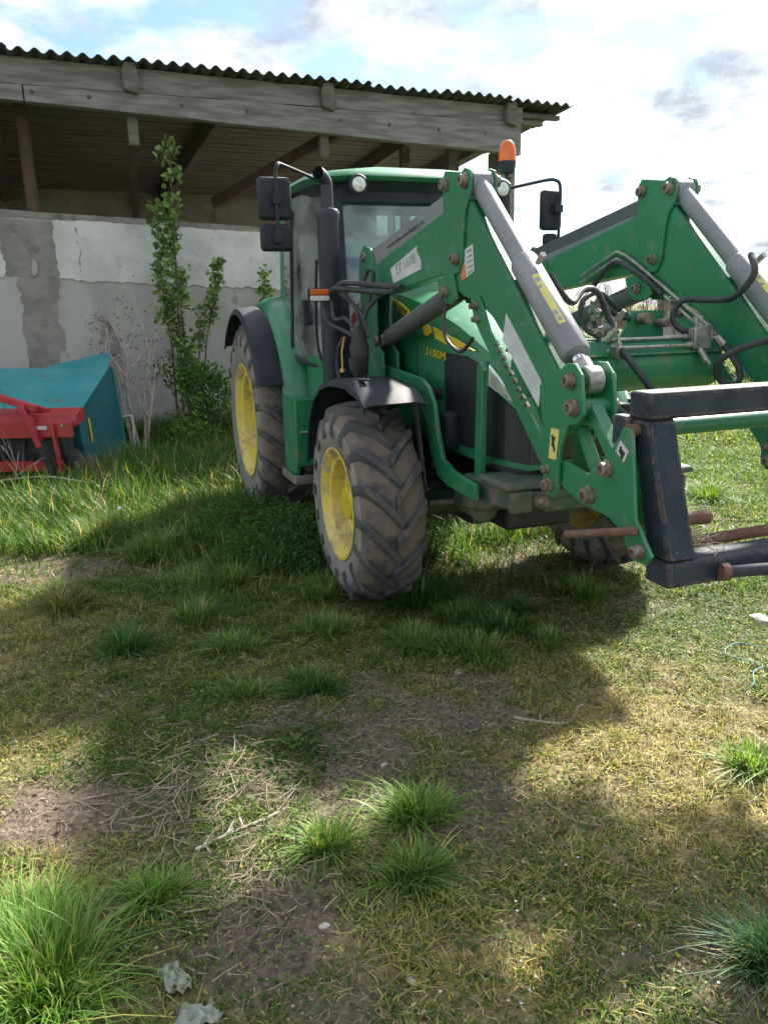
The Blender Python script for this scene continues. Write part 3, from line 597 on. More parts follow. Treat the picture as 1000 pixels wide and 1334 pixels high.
# roof: rounded slab, front lip lower
def roof_ring(z, grow, nx=10):
    hw, x0, x1 = 0.72+grow, -0.12-grow, 1.52+grow; rc = 0.24; pts = []
    for (cx_, cy_, a0) in ((x1-rc*1.2, hw-rc, 0), (x0+rc, hw-rc, 90), (x0+rc, -hw+rc, 180), (x1-rc*1.2, -hw+rc, 270)):
        rx = rc*1.2 if cx_ > 0.6 else rc
        for k in range(8):
            a = R(a0 + 90*k/7); x = cx_ + rx*math.cos(a); y = cy_ + rc*math.sin(a)
            if x > 1.2: x -= 0.0
            pts.append((x, y-0.045, z - 0.045*max(0, (x-0.9))/0.6 - 0.03*(y/hw)**2))
    return pts
rings = [roof_ring(2.488, -0.06), roof_ring(2.495, -0.01), roof_ring(2.515, 0.008), roof_ring(2.54, -0.01), roof_ring(2.56, -0.07), roof_ring(2.585, -0.25), roof_ring(2.59, -0.5)]
m_ = len(rings[0]); b = MB()
b.add([p for r in rings for p in r], [(i*m_+j, i*m_+(j+1)%m_, (i+1)*m_+(j+1)%m_, (i+1)*m_+j) for i in range(len(rings)-1) for j in range(m_)] + [tuple(range(m_))[::-1], tuple(range((len(rings)-1)*m_, len(rings)*m_))])
rf = b.build('roof', GREEN_L, cab, angle=50)
rr_ = [roof_ring(2.425, -0.10), roof_ring(2.488, -0.06)]
b = MB(); b.add(rr_[0]+rr_[1], [(j,(j+1)%m_,(j+1)%m_+m_,j+m_) for j in range(m_)] + [tuple(range(m_))[::-1], tuple(range(m_, 2*m_))]); b.build('roof_underside', PLA, cab, angle=50)
for s in (-1, 1):
    wl_ = MB().lathe([(-0.05,0.03),(-0.03,0.055),(0.02,0.062),(0.03,0.055)], (1.52, s*0.50, 2.40), 'x', 24).build('work_light', PLA, cab)
    MB().lathe([(0.025,0.053),(0.034,0.035),(0.038,0.0)], (1.52, s*0.50, 2.40), 'x', 24).build('lens', LENS, wl_)
# interior: seat, steering wheel, console, pale sheet on dash
b = MB(); b.box(0.25,0.75,-0.26,0.26,1.35,1.5); b.box(0.18,0.32,-0.25,0.25,1.5,2.05); b.build('seat', DARK, cab, bevel=0.04)
b = MB(); b.lathe([(-0.015,0.17),(0.0,0.187),(0.015,0.17),(0.0,0.155)], (1.0,0,1.72), 'z', 24, close=True); b.tube([(1.0,0,1.72),(1.2,0,1.3)],0.03,8); b.build('steering_wheel', PLA, cab)
b = MB(); b.prism([(1.46,1.2),(1.42,1.55),(1.25,1.62),(1.1,1.5),(1.05,1.2)], -0.3, 0.3); b.build('dashboard', PLA, cab, bevel=0.02)
b = MB(); b.box(1.0,1.30,-0.5,0.5,2.28,2.40); b.build('sun_blind', PLA, cab, bevel=0.02)

# exhaust, air pipe, indicator, mirrors, beacon
b = MB(); b.lathe([(1.02,0.055),(1.05,0.064),(2.16,0.064),(2.185,0.070),(2.21,0.070),(2.225,0.060),(2.23,0.04)], (1.74,-0.765,0), 'z', 28)
b.tube([(1.74,-0.765,2.2),(1.74,-0.765,2.33),(1.745,-0.77,2.375),(1.77,-0.80,2.405),(1.80,-0.83,2.415)], 0.036, 18, 4, cap=False); b.build('exhaust_stack', EXH, T, angle=40)
MB().tube([(1.74,-0.765,1.04),(1.72,-0.6,0.96),(1.75,-0.35,0.96)], 0.055, 14, 4).build('exhaust_elbow', DARK, T)
MB().tube([(1.62,-0.81,1.95),(1.60,-0.82,1.7),(1.60,-0.82,1.45),(1.66,-0.80,1.32),(1.74,-0.78,1.30)], 0.010, 8, 4).build('guard_rail', PLA, T)
ind = MB().box(1.82,1.86,-0.93,-0.80,1.70,1.775).build('indicator', PLA, T, bevel=0.006)
MB().box(1.858,1.874,-0.923,-0.807,1.737,1.770).build('amber_lens', ORA, ind, bevel=0.004)
MB().box(1.858,1.872,-0.923,-0.807,1.704,1.734).build('clear_lens', LENS, ind, bevel=0.004)
MB().tube([(1.80,-0.84,1.73),(1.45,-0.64,1.72)], 0.012, 8).build('indicator_arm', PLA, ind)
def mirror(s, big_z, low):
    m = empty('mirror', (1.42, s*1.01, 0)); m.parent = T
    if s < 0: m.location = (1.50, -1.025, 0)
    else: m.location = (1.50, 0.895, 0)
    if s < 0:
        MB().box(-0.035,0.03,-0.102,0.102,2.185,2.43).build('mirror_housing', PLA, m, bevel=0.024)
        MB().box(-0.035,0.03,-0.098,0.098,2.005,2.165).build('mirror_housing', PLA, m, bevel=0.024)
        MB().tube([(0.06,0.0,2.10),(0.065,0.0,2.3),(0.06,0.0,2.44),(0.05,0.02,2.49),(0.0,0.06,2.50),(-0.05,0.32,2.42),(-0.08,0.42,2.40)], 0.011, 8, 4).build('mirror_arm', PLA, m)
        b = MB(); b.box(0.02,0.08,-0.022,0.022,2.27,2.33); b.box(0.02,0.08,-0.022,0.022,2.05,2.12); b.lathe([(0.02,0.03),(0.045,0.03)],(0,0,2.3),'x',14); b.lathe([(0.02,0.032),(0.045,0.032)],(0,0,2.085),'x',14); b.build('mirror_clamp', PLA, m, bevel=0.004)
    else:
        MB().box(-0.035,0.03,-0.078,0.078,2.15,2.41).build('mirror_housing', PLA, m, bevel=0.024)
        MB().box(-0.03,0.03,-0.05,0.05,2.04,2.13).build('mirror_housing', PLA, m, bevel=0.02)
        MB().tube([(0.06,0.03,2.05),(0.065,0.03,2.3),(0.06,0.03,2.43),(0.05,0.0,2.465),(0.0,-0.05,2.47),(-0.05,-0.25,2.43),(-0.08,-0.38,2.41)], 0.011, 8, 4).build('mirror_arm', PLA, m)
        b = MB(); b.box(0.02,0.08,-0.01,0.05,2.26,2.31); b.build('mirror_clamp', PLA, m, bevel=0.004)
mirror(-1, 0, 0); mirror(1, 0, 0)
bc = MB().lathe([(2.555,0.045),(2.56,0.052),(2.60,0.060),(2.63,0.062),(2.635,0.055)], (1.2,0.715,0), 'z', 24).build('beacon', PLA, T)
MB().lathe([(2.632,0.062),(2.67,0.061),(2.72,0.056),(2.75,0.045),(2.768,0.027),(2.775,0.0)], (1.2,0.715,0), 'z', 28).build('beacon_lens', ORA, bc)
b = MB(); b.tube([(1.2,0.715,2.56),(1.2,0.715,2.36)], 0.014, 10); b.tube([(1.2,0.715,2.50),(1.2,0.745,2.53)], 0.007, 6); b.tube([(1.2,0.715,2.37),(1.2,0.62,2.37)], 0.014, 8); b.build('beacon_stalk', PLA, bc)

# hood (bonnet): sloped, tapering in plan and closed at the nose
secs = [(1.62,0.40,1.80,0.98),(1.95,0.40,1.765,0.95),(2.3,0.39,1.70,0.92),(2.65,0.375,1.60,0.90),(2.95,0.355,1.48,0.89),(3.15,0.33,1.37,0.89),(3.30,0.28,1.24,0.90),(3.38,0.22,1.10,0.92)]
b = MB(); vs = []; fs = []
for (x, w, zt, zb) in secs:
    ring = [(x,-w,zb),(x,-w,zt-0.22),(x,-w*0.985,zt-0.13),(x,-w*0.90,zt-0.045),(x,-w*0.60,zt-0.006),(x,0,zt),(x,w*0.60,zt-0.006),(x,w*0.90,zt-0.045),(x,w*0.985,zt-0.13),(x,w,zt-0.22),(x,w,zb)]
    vs += ring
m_ = 11
for i in range(len(secs)-1):
    for j in range(m_-1): fs.append((i*m_+j, i*m_+j+1, (i+1)*m_+j+1, (i+1)*m_+j))
fs.append(tuple(range(m_))); fs.append(tuple(range((len(secs)-1)*m_, len(secs)*m_))[::-1])
hood = b.add(vs, fs).build('hood', GREEN, T, angle=32, bevel=0.004)
def hw_at(x):
    for (a, b_) in zip(secs, secs[1:]):
        if a[0] <= x <= b_[0]: return a[1] + (b_[1]-a[1])*(x-a[0])/(b_[0]-a[0])
    return secs[-1][1]
def side_panel(name, poly, off, th, m, parent, s=-1):
    n = len(poly); vs = [(x, s*(hw_at(x)+off), z) for x, z in poly] + [(x, s*(hw_at(x)+off-th), z) for x, z in poly]
    return MB().add(vs, [tuple(range(n)), tuple(range(2*n-1, n-1, -1))] + [(i,i+n,(i+1)%n+n,(i+1)%n) for i in range(n)]).build(name, m, parent, bevel=0.0)
for s in (-1, 1):
    side_panel('side_grille', [(2.56,1.42),(2.80,1.41),(2.94,1.37),(2.95,0.95),(2.80,0.945),(2.68,0.96),(2.60,1.02),(2.57,1.15)], 0.004, 0.02, MESHG, hood, s)
    for q_ in ([(2.975,1.29),(3.149,1.215),(3.149,0.93),(2.975,0.93)], [(3.151,1.213),(3.299,1.13),(3.299,0.93),(3.151,0.93)], [(3.301,1.125),(3.365,1.03),(3.372,0.94),(3.301,0.93)]):
        side_panel('side_grille', q_, 0.005, 0.02, MESHG, hood, s)
    side_panel('headlight', [(2.985,1.385),(3.12,1.30),(3.25,1.20),(3.14,1.235),(2.985,1.29)], 0.006, 0.02, LENS, hood, s)
    side_panel('accent_stripe', [(1.72,1.735),(1.76,1.69),(2.05,1.605),(2.10,1.60),(2.10,1.64),(1.95,1.69)], 0.004, 0.006, YELS, hood, s)
    side_panel('accent_stripe', [(2.28,1.575),(2.31,1.505),(2.36,1.50),(2.40,1.52),(2.38,1.555)], 0.004, 0.006, YELS, hood, s)
    side_panel('accent_stripe', [(2.42,1.55),(2.45,1.49),(2.62,1.455),(2.80,1.445),(2.88,1.44),(2.70,1.49)], 0.004, 0.006, YELS, hood, s)
    side_panel('panel_seam', [(2.20,1.45),(2.208,1.45),(2.208,0.98),(2.20,0.98)], 0.0015, 0.004, BLKP, hood, s)
MB().box(1.70,3.30,-0.345,0.345,0.875,0.90).build('hood_seal', BLKP, hood)
text('lettering', 'JOHN DEERE', 0.045, (1.765,-0.4065,1.682), (1,0,-0.235), (0.235,0,1), BLKP, hood, 0.2, wide=1.25)
text('lettering', '5100M', 0.062, (2.33,-0.3935,1.40), (1,0.045,-0.10), (0.1,0,1), YELS, hood, wide=1.45)
MB().box(3.30,3.40,-0.20,0.20,0.96,1.2).build('front_grille', MESHG, hood, bevel=0.01)
MB().tube([(1.62,-0.36,1.76),(1.70,-0.36,1.86),(2.0,-0.34,1.86),(2.1,-0.33,1.78)], 0.010, 8, 3).build('hood_rail', PLA, hood)

# loader subframe, mast
def plate(name, poly, y0, y1, m, parent, bevel=0.004): return MB().prism(poly, y0, y1).build(name, m, parent, bevel=bevel)
sub_poly = [(1.60,1.36),(1.92,1.33),(2.56,1.29),(2.66,1.25),(2.73,1.17),(2.78,1.02),(2.84,0.90),(2.97,0.86),(3.22,0.84),(3.22,0.76),(2.90,0.77),(2.77,0.80),(2.68,0.92),(2.62,1.10),(2.52,1.18),(2.1,1.20),(1.90,1.12),(1.85,0.80),(1.60,0.80)]
mast_poly = [(1.58,1.36),(1.63,1.62),(1.60,1.85),(1.63,1.97),(1.70,2.02),(1.80,2.00),(1.86,1.93),(1.90,1.78),(1.88,1.60),(1.90,1.45),(1.99,1.40),(2.0,1.30),(1.95,1.1),(1.6,1.1)]
mast_poly = [(x+0.09, z) for x, z in mast_poly]
for s, y in ((-1, -0.51), (1, 0.55)):
    sf = plate('loader_subframe', sub_poly, y-0.012, y+0.012, GREEN, T)
    mp_ = [(1.70,1.2),(1.72,1.60),(1.86,1.62),(1.97,1.40),(1.93,1.2)]
    mast = plate('loader_mast', mast_poly, y-0.055, y-0.037, GREEN_L, T)
    plate('mast_plate', mast_poly, y+0.037, y+0.055, GREEN_L, mast)
    plate('mast_web', [(1.70,1.2),(1.72,1.60),(1.70,1.85),(1.76,1.85),(1.80,1.60),(1.80,1.2)], y-0.036, y+0.036, GREEN_L, mast)
    for (px, pz) in ((1.80,1.955),(1.86,1.80),(2.0,1.47)):
        MB().lathe([(-0.072,0.0),(-0.072,0.022),(-0.06,0.030),(-0.055,0.030)], (px, y, pz), 'y', 18).build('pin_cap', PIN, mast)
side = [(1.70,1.36,1.52)]
# warning tape and yellow tape on the mast edge
wt = MB().box(1.685,1.70,-0.625,-0.57,1.52,1.72).build('warning_tape', WHT, T)
MB().add([(1.683,-0.626,1.58),(1.702,-0.626,1.60),(1.702,-0.569,1.68),(1.702,-0.569,1.63)], [(0,1,2,3)])
b = MB(); b.add([(1.703,-0.625,1.53),(1.703,-0.57,1.62),(1.703,-0.57,1.70),(1.703,-0.625,1.61)], [(0,1,2,3)]); b.build('red_band', REDD, wt, solid=0.002)
MB().box(1.69,1.704,-0.60,-0.57,1.28,1.515).build('yellow_tape', YELD, T)
# brush guard bar, weight carrier
MB().tube([(3.04,-0.405,0.83),(3.05,-0.405,1.0),(3.06,-0.40,1.38),(3.06,-0.39,1.40)], 0.022, 10).build('brush_guard', GREEN, T)
MB().prism([(3.02,0.83),(3.09,0.83),(3.10,1.36),(3.07,1.40),(3.04,1.38)], -0.43, -0.40).build('brush_guard_plate', GREEN, T, bevel=0.004)
b = MB(); b.prism([(2.95,0.66),(3.20,0.70),(3.30,0.75),(3.46,0.76),(3.46,0.84),(3.40,0.85),(2.95,0.84)], -0.46, 0.50); b.box(3.18,3.47,-0.49,0.53,0.852,0.885); b.box(3.44,3.48,-0.47,-0.36,0.75,0.85); b.box(3.44,3.475,-0.30,0.1,0.74,0.80); b.build('front_weight_carrier', GREEN_D, T, bevel=0.012)
for x, y in ((3.42,-0.33),(3.42,-0.05),(3.42,0.15),(3.42,0.3)): MB().lathe([(0,0.03),(0.05,0.03),(0.07,0.015)], (x+0.04,y,0.80), 'x', 10).build('carrier_bolt', PIN, T)
MB().tube([(2.75,-0.34,0.66),(3.0,-0.36,0.66)], 0.075, 16).build('carrier_boss', GREEN_D, T)

# loader booms
boom_poly = [(1.86,1.80),(1.90,1.875),(1.97,1.895),(3.02,2.095),(3.20,2.10),(3.255,2.06),(3.96,1.405),(4.05,1.30),(4.07,1.24),(4.02,1.19),(3.95,1.19),(3.90,1.235),(3.54,1.535),(3.44,1.61),(3.34,1.655),(3.16,1.70),(3.05,1.745),(2.93,1.80),(2.62,1.775),(2.15,1.735),(1.94,1.735)]
knee_poly = [(2.965,2.215),(2.99,2.245),(3.05,2.235),(3.16,2.215),(3.195,2.228),(3.235,2.215),(3.255,2.18),(3.245,2.12),(3.20,2.06),(3.185,1.99),(3.175,1.86),(3.14,1.80),(3.09,1.80),(3.05,1.84),(2.99,2.0),(2.97,2.1)]
lug_poly = [(2.90,1.78),(3.08,1.80),(3.12,1.70),(3.06,1.665),(2.98,1.67),(2.93,1.71)]
link_poly = [(3.86,1.36),(3.93,1.40),(4.0,1.43),(4.04,1.455),(4.09,1.455),(4.13,1.42),(4.15,1.33),(4.155,1.285),(4.12,1.25),(4.06,1.235),(4.02,1.15),(4.01,0.99),(3.985,0.955),(3.935,0.96),(3.905,1.0),(3.90,1.12),(3.89,1.22)]
carr_poly = [(4.335,1.235),(4.35,1.265),(4.385,1.27),(4.40,1.25),(4.44,0.98),(4.53,0.88),(4.50,0.845),(4.44,0.845),(4.36,0.93),(4.30,0.955),(4.14,0.965),(4.02,1.0),(3.93,1.07),(4.04,1.10),(4.17,1.08),(4.24,1.12)]
def pins(y, side, pts, parent):
    for (px, pz, r) in pts:
        MB().lathe([(side*-0.002, r*1.25), (side*0.012, r*1.25), (side*0.014, r), (side*0.030, r*0.95), (side*0.032, r*0.5), (side*0.022, r*0.42), (side*0.022, 0.0)], (px, y, pz), 'y', 22).build('pin_cap', PIN, parent)
for side, yo, yi in ((-1, -0.56, -0.46), (1, 0.505, 0.605)):
    ya, yb = min(yo, yi), max(yo, yi); yc = (ya+yb)/2
    boom = plate('loader_boom', boom_poly, ya, yb, GREEN_L, T, 0.005)
    # welded edge strips along the front face
    b = MB()
    for y in (ya+0.006, yb-0.006):
        b.bar((3.23,y,2.085), (3.97,y,1.40), 0.012, 0.012)
    b.build('weld_seam', GREEN_L, boom)
    for (y0, y1) in ((ya-0.014, ya-0.001), (yb+0.001, yb+0.014)):
        plate('knee_plate', knee_poly, y0, y1, GREEN_L, boom, 0.003)
        plate('cylinder_lug', lug_poly, y0, y1, GREEN_L, boom, 0.003)
        plate('bucket_link_plate', link_poly, y0-0.006 if y0 < yc else y0+0.006, y1-0.006 if y0 < yc else y1+0.006, GREEN_L, boom, 0.003)
    for (y, sd_) in ((ya-0.014, -1), (yb+0.014, 1)):
        pins(y, sd_, ((3.005,2.185,0.022),(3.205,2.175,0.026),(3.12,1.86,0.022),(3.01,1.725,0.022)), boom)
    for (y, sd_) in ((ya-0.020, -1), (yb+0.020, 1)):
        pins(y, sd_, ((4.075,1.395,0.024),(4.10,1.305,0.026),(3.96,1.0,0.022)), boom)
    MB().lathe([(ya-0.01,0.030),(yb+0.01,0.030)], (4.10,0,1.305), 'y', 16).build('pivot_tube', GREEN_L, boom)
    # quick-attach carrier
    cr = plate('carrier_plate', carr_poly, ya-0.004 if side < 0 else yb-0.01, ya+0.010 if side < 0 else yb+0.004, GREEN_L, T, 0.003)
    plate('carrier_inner_plate', carr_poly, yb-0.012 if side < 0 else ya-0.002, yb+0.002 if side < 0 else ya+0.012, GREEN_L, cr, 0.003)
    pins(ya-0.004, -1, ((4.285,1.12,0.024),(4.19,1.01,0.026)), cr); pins(yb+0.004, 1, ((4.285,1.12,0.024),(4.19,1.01,0.026)), cr)
    pins(ya-0.004, -1, ((4.475,0.885,0.020),), cr)
    MB().lathe([(ya+0.012,0.022),(yb-0.014,0.022)], (4.19,0,1.01), 'y', 12).build('pivot_pin', PIN, cr)
    MB().lathe([(ya-0.0,0.020),(yb+0.03,0.020)], (4.37,0,1.26), 'y', 14).build('hook_pin', RUST, cr)
    # ejector link from the lever to the carrier
    MB().bar((4.11,yc,1.305),(4.285,yc,1.12), 0.045, 0.05, (0,1,0)).build('carrier_link', GREEN_L, cr, bevel=0.004)
    MB().bar((4.05,yc,1.22),(4.19,yc,1.02), 0.03, 0.04, (0,1,0)).build('carrier_link', GREEN_L, cr, bevel=0.004)
    # bucket cylinder
    A = Vector((3.205,yc,2.165)); B = Vector((4.085,yc,1.395)); d = (B-A).normalized(); Ln = (B-A).length
    b = MB(); b.tube([A+d*0.02, A+d*0.56], 0.041, 24); b.lathe([(yc-0.047,0.050),(yc+0.047,0.050)], (A.x,0,A.z), 'y', 22)
    cyl = b.build('bucket_cylinder', GREY, T, bevel=0.004)
    b = MB(); b.tube([A+d*0.52, A+d*0.535, A+d*1.03, A+d*1.045], [0.050,0.056,0.056,0.050], 28); b.build('cylinder_barrel', GREY, cyl)
    MB().tube([A+d*1.04, A+d*1.115], 0.026, 20).build('piston_rod', CHR, cyl)
    b = MB(); b.lathe([(yc-0.032,0.044),(yc-0.026,0.050),(yc+0.026,0.050),(yc+0.032,0.044)], (B.x,0,B.z), 'y', 20); b.tube([B-d*0.085, B-d*0.02], 0.036, 14); b.build('rod_eye', ZINC, cyl, bevel=0.003)
    for k in (0.03,): MB().tube([A+d*0.60+Vector((0.05,0.0,0.04)), A+d*0.60+Vector((0.09,0.0,0.07))], 0.012, 8).build('port_fitting', ZINC, cyl)
    # decal on the barrel : wrapped strip
    nrm = Vector((d.z, 0, -d.x)) * -1
    if nrm.x < 0: nrm = -nrm
    sdv = Vector((0,1,0)); rows = []
    for i in range(2):
        q = A + d*(0.66 + 0.27*i); row = []
        for k in range(5):
            an = R(-42 + 26*k/4 - 0) ; row.append(q + (nrm*math.cos(an) + sdv*math.sin(an)*1)*0.0572)
        rows.append(row)
    dec = MB().sheet(rows).build('cylinder_decal', YELD, cyl, solid=0.0012)
    b = MB()
    for (t0, t1, a0, a1) in ((0.68,0.70,-38,-22),(0.72,0.735,-40,-28),(0.86,0.885,-40,-24),(0.895,0.915,-36,-22)):
        rows = [[A+d*t+(nrm*math.cos(R(an))+sdv*math.sin(R(an)))*0.0584 for an in (a0,(a0+a1)/2,a1)] for t in (t0,t1)]
        b.sheet(rows)
    b.build('decal_print', GRYP, dec, solid=0.0006)
    # lift cylinder
    A = Vector((3.01,yc,1.725)); B = Vector((2.0,yc,1.47)); d = (B-A).normalized()
    b = MB(); b.tube([A, A+d*0.03, A+d*0.95, A+d*0.97], [0.046,0.050,0.050,0.044], 28)
    lc = b.build('lift_cylinder', GREYD, T)
    MB().tube([A+d*0.96, B], 0.022, 16).build('piston_rod', CHR, lc)
    MB().lathe([(yc-0.03,0.036),(yc+0.03,0.036)], (B.x,0,B.z), 'y', 18).build('rod_eye', ZINC, lc, bevel=0.004)
    # levelling rod: channel section
    a0 = (1.80,yc,1.975); a1 = (3.01,yc,2.165)
    lr = MB().bar((1.80,yc,1.962),(3.0,yc,2.158), 0.07, 0.014, (0,0,1))
    lr.bar((1.80,yc-0.034,1.925),(3.0,yc-0.034,2.117), 0.007, 0.095); lr.bar((1.80,yc+0.034,1.925),(3.0,yc+0.034,2.117), 0.007, 0.095)
    lr = lr.build('levelling_rod', GREY if side < 0 else GREYD, T, bevel=0.002)
    MB().prism([(1.82,1.91),(2.92,2.085),(2.72,2.02),(1.86,1.875)], ya+0.012, ya+0.020).build('rod_gusset', GREY, lr)
    if side < 0: text('lettering', 'www.titan-machinery.ro', 0.034, (2.16,yc-0.0385,1.972), (1,0,0.16), (-0.16,0,1), BLKP, lr, wide=1.6)
    # levelling link with notched edge under the boom
    lk = plate('levelling_link', [(3.255,1.685),(3.33,1.70),(3.375,1.655),(3.44,1.555),(3.95,1.10),(3.99,1.04),(3.94,1.0),(3.87,1.07),(3.34,1.55),(3.29,1.60)], ya-0.012, ya-0.002, GREEN_L, boom, 0.003)
    pins(ya-0.012, -1, ((3.31,1.655,0.013),(3.335,1.60,0.013),(3.935,1.055,0.014)), boom)
    b = MB()
    for k in range(9):
        t = 0.12+0.062*k; q = Vector((3.44,ya-0.010,1.556)) + (Vector((3.95,ya-0.010,1.10))-Vector((3.44,ya-0.010,1.556)))*t
        b.tube([q+Vector((-0.012,-0.006,-0.004)), q+Vector((0.012,-0.006,0.012)), q+Vector((0.022,-0.002,-0.004))], 0.006, 6)
    b.build('spring_clips', ZINC, boom)
boom_r = [o for o in bpy.data.objects if o.name == 'loader_boom'][0]
def bdecal(name, poly, m, parent=None, off=0.0): return plate(name, poly, -0.5625-off, -0.5605-off, m, parent or boom_r, 0)
d1 = bdecal('white_plate', [(2.24,1.865),(2.63,1.955),(2.62,1.93),(2.675,1.885),(2.675,1.84),(2.285,1.785)], WHT)
text('lettering', 'ET 1608', 0.072, (2.33,-0.5635,1.828), (1,0,0.18), (-0.18,0,1), GRYP, d1, wide=1.15)
bdecal('white_plate', [(3.56,1.625),(3.535,1.52),(3.83,1.275),(3.845,1.375)], WHT)
d3 = bdecal('instruction_label', [(3.125,1.885),(3.255,1.915),(3.27,1.80),(3.155,1.765),(3.14,1.78)], WHT)
bdecal('label_band', [(3.125,1.885),(3.165,1.894),(3.195,1.777),(3.155,1.765),(3.14,1.78)], ORAD, d3, 0.0014)
b = MB()
for k in range(5): b.bar((3.20+0.004*k,-0.5645,1.885-0.022*k),(3.245+0.004*k,-0.5645,1.895-0.022*k),0.001,0.005)
b.build('label_print', GRYP, d3)
def ldecal(name, poly, m, y=-0.5805): return plate(name, poly, y-0.0015, y, m, boom_r, 0)
l4 = ldecal('yellow_label', [(3.955,1.215),(4.01,1.215),(3.995,1.10),(3.945,1.10)], YELD)
b = MB(); b.bar((3.965,-0.583,1.19),(3.985,-0.583,1.13),0.0012,0.012); b.bar((3.985,-0.583,1.185),(3.965,-0.583,1.15),0.0012,0.010); b.build('label_print', BLKP, l4)
l5 = plate('white_label', [(4.345,1.225),(4.39,1.195),(4.37,1.155),(4.325,1.185)], -0.566, -0.5645, WHT, boom_r, 0)
b = MB(); b.bar((4.345,-0.5675,1.195),(4.37,-0.5675,1.18),0.0012,0.016); b.bar((4.35,-0.5675,1.205),(4.36,-0.5675,1.165),0.0012,0.010); b.build('label_print', BLKP, l5)

# cross tube with pipes, couplings, hoses
b = MB(); b.tube([(3.52,-0.455,1.385),(3.52,0.50,1.385)], 0.108, 36); b.prism([(3.36,1.46),(3.42,1.485),(3.58,1.49),(3.64,1.44),(3.60,1.50),(3.40,1.505)], -0.455, 0.50)
ct = b.build('cross_tube', GREEN_L, T, angle=40)
text('lettering', '553', 0.045, (3.565,0.06,1.4925), (0,1,0), (-1,0,0), WHT, ct)
for i, (z, x) in enumerate(((1.505,3.61),(1.472,3.642))):
    MB().tube([(x,-0.10,z),(x,0.30,z)], 0.008, 10).build('hydraulic_pipe', ZINC, T)
b = MB(); b.box(3.61,3.655,0.31,0.40,1.455,1.545)
for (p, q, r) in (((3.63,0.335,1.54),(3.63,0.325,1.59),0.011),((3.63,0.385,1.50),(3.64,0.43,1.50),0.010),((3.64,0.35,1.455),(3.67,0.37,1.40),0.016),((3.67,0.37,1.41),(3.68,0.378,1.385),0.010),((3.61,0.31,1.505),(3.61,0.285,1.505),0.014),((3.64,0.31,1.475),(3.64,0.28,1.472),0.014),((3.60,0.40,1.54),(3.60,0.44,1.55),0.011)):
    b.tube([p, q], r, 8)
b.build('valve_block', ZINC, T, bevel=0.003)
b = MB()
rr = random.Random(5)
for i in range(20):
    p = Vector((3.60+rr.uniform(-.05,.06), -0.09+rr.uniform(-.09,.05), 1.50+rr.uniform(-.10,.13))); q = p+Vector((rr.uniform(-.02,.03),rr.uniform(-.045,.045),rr.uniform(-.05,.05)))
    rad = rr.choice((0.012,0.015,0.018)); b.tube([p,q], rad, 6); b.tube([p.lerp(q,.3),p.lerp(q,.6)], rad*1.3, 6)
b.build('hose_fittings', ZINC, T)
# coupling bracket with two quick couplers
b = MB(); b.prism([(0.10,1.50),(0.34,1.50),(0.33,1.62),(0.16,1.62)], 3.40, 3.415, 'x'); cbk = b.build('coupling_bracket', GREEN_L, T, bevel=0.003)
for y, r in ((0.20,0.026),(0.30,0.02)):
    b = MB()
    for k in range(5): b.lathe([(0.0+0.014*k, r*0.85),(0.004+0.014*k, r),(0.010+0.014*k, r),(0.014+0.014*k, r*0.85)], (3.416,y,1.585-0.02*(y>.25)), 'x', 16)
    b.build('quick_coupler', PIN, cbk)
def hose(pts, r=0.013, m=HOSE, name='hydraulic_hose', sm=6): return MB().tube(pts, r, 10, sm).build(name, m, T)
# hoses: from the barrel port of the right cylinder to the fittings
hose([(3.70,-0.45,1.77),(3.72,-0.41,1.70),(3.68,-0.33,1.66),(3.62,-0.24,1.71),(3.60,-0.16,1.70),(3.60,-0.10,1.60),(3.61,-0.08,1.54)])
hose([(3.40,0.14,1.60),(3.48,0.02,1.64),(3.52,-0.10,1.70),(3.55,-0.20,1.66),(3.58,-0.20,1.56),(3.60,-0.14,1.52)], 0.012)
hose([(3.42,0.14,1.585),(3.50,0.0,1.61),(3.55,-0.12,1.66),(3.58,-0.16,1.60),(3.60,-0.14,1.50)], 0.011)
hose([(3.64,-0.06,1.47),(3.68,-0.02,1.40),(3.72,0.02,1.33),(3.76,0.06,1.24),(3.80,0.06,1.15)], 0.015)
hose([(3.62,-0.10,1.40),(3.75,-0.18,1.28),(3.85,-0.12,1.20),(3.95,0.0,1.22),(4.0,0.1,1.2)], 0.014)
hose([(3.62,-0.14,1.38),(3.70,-0.22,1.26),(3.82,-0.26,1.16),(3.95,-0.22,1.08),(4.02,-0.2,1.12)], 0.020)
hose([(3.60,-0.20,1.36),(3.68,-0.28,1.22),(3.80,-0.32,1.10),(3.92,-0.28,1.02)], 0.018)
hose([(3.24,-0.44,1.72),(3.30,-0.36,1.60),(3.38,-0.32,1.52),(3.50,-0.24,1.50),(3.58,-0.14,1.50)], 0.010)
hose([(3.28,-0.44,1.68),(3.36,-0.36,1.55),(3.46,-0.34,1.42),(3.60,-0.36,1.30)], 0.010)
# right boom under-side hose near the lift cylinder lug
hose([(3.02,-0.58,1.66),(3.03,-0.60,1.58),(3.08,-0.60,1.50),(3.20,-0.59,1.46),(3.31,-0.585,1.52)], 0.009)
hose([(3.0,-0.575,1.75),(3.01,-0.60,1.69),(3.02,-0.58,1.64)], 0.009)
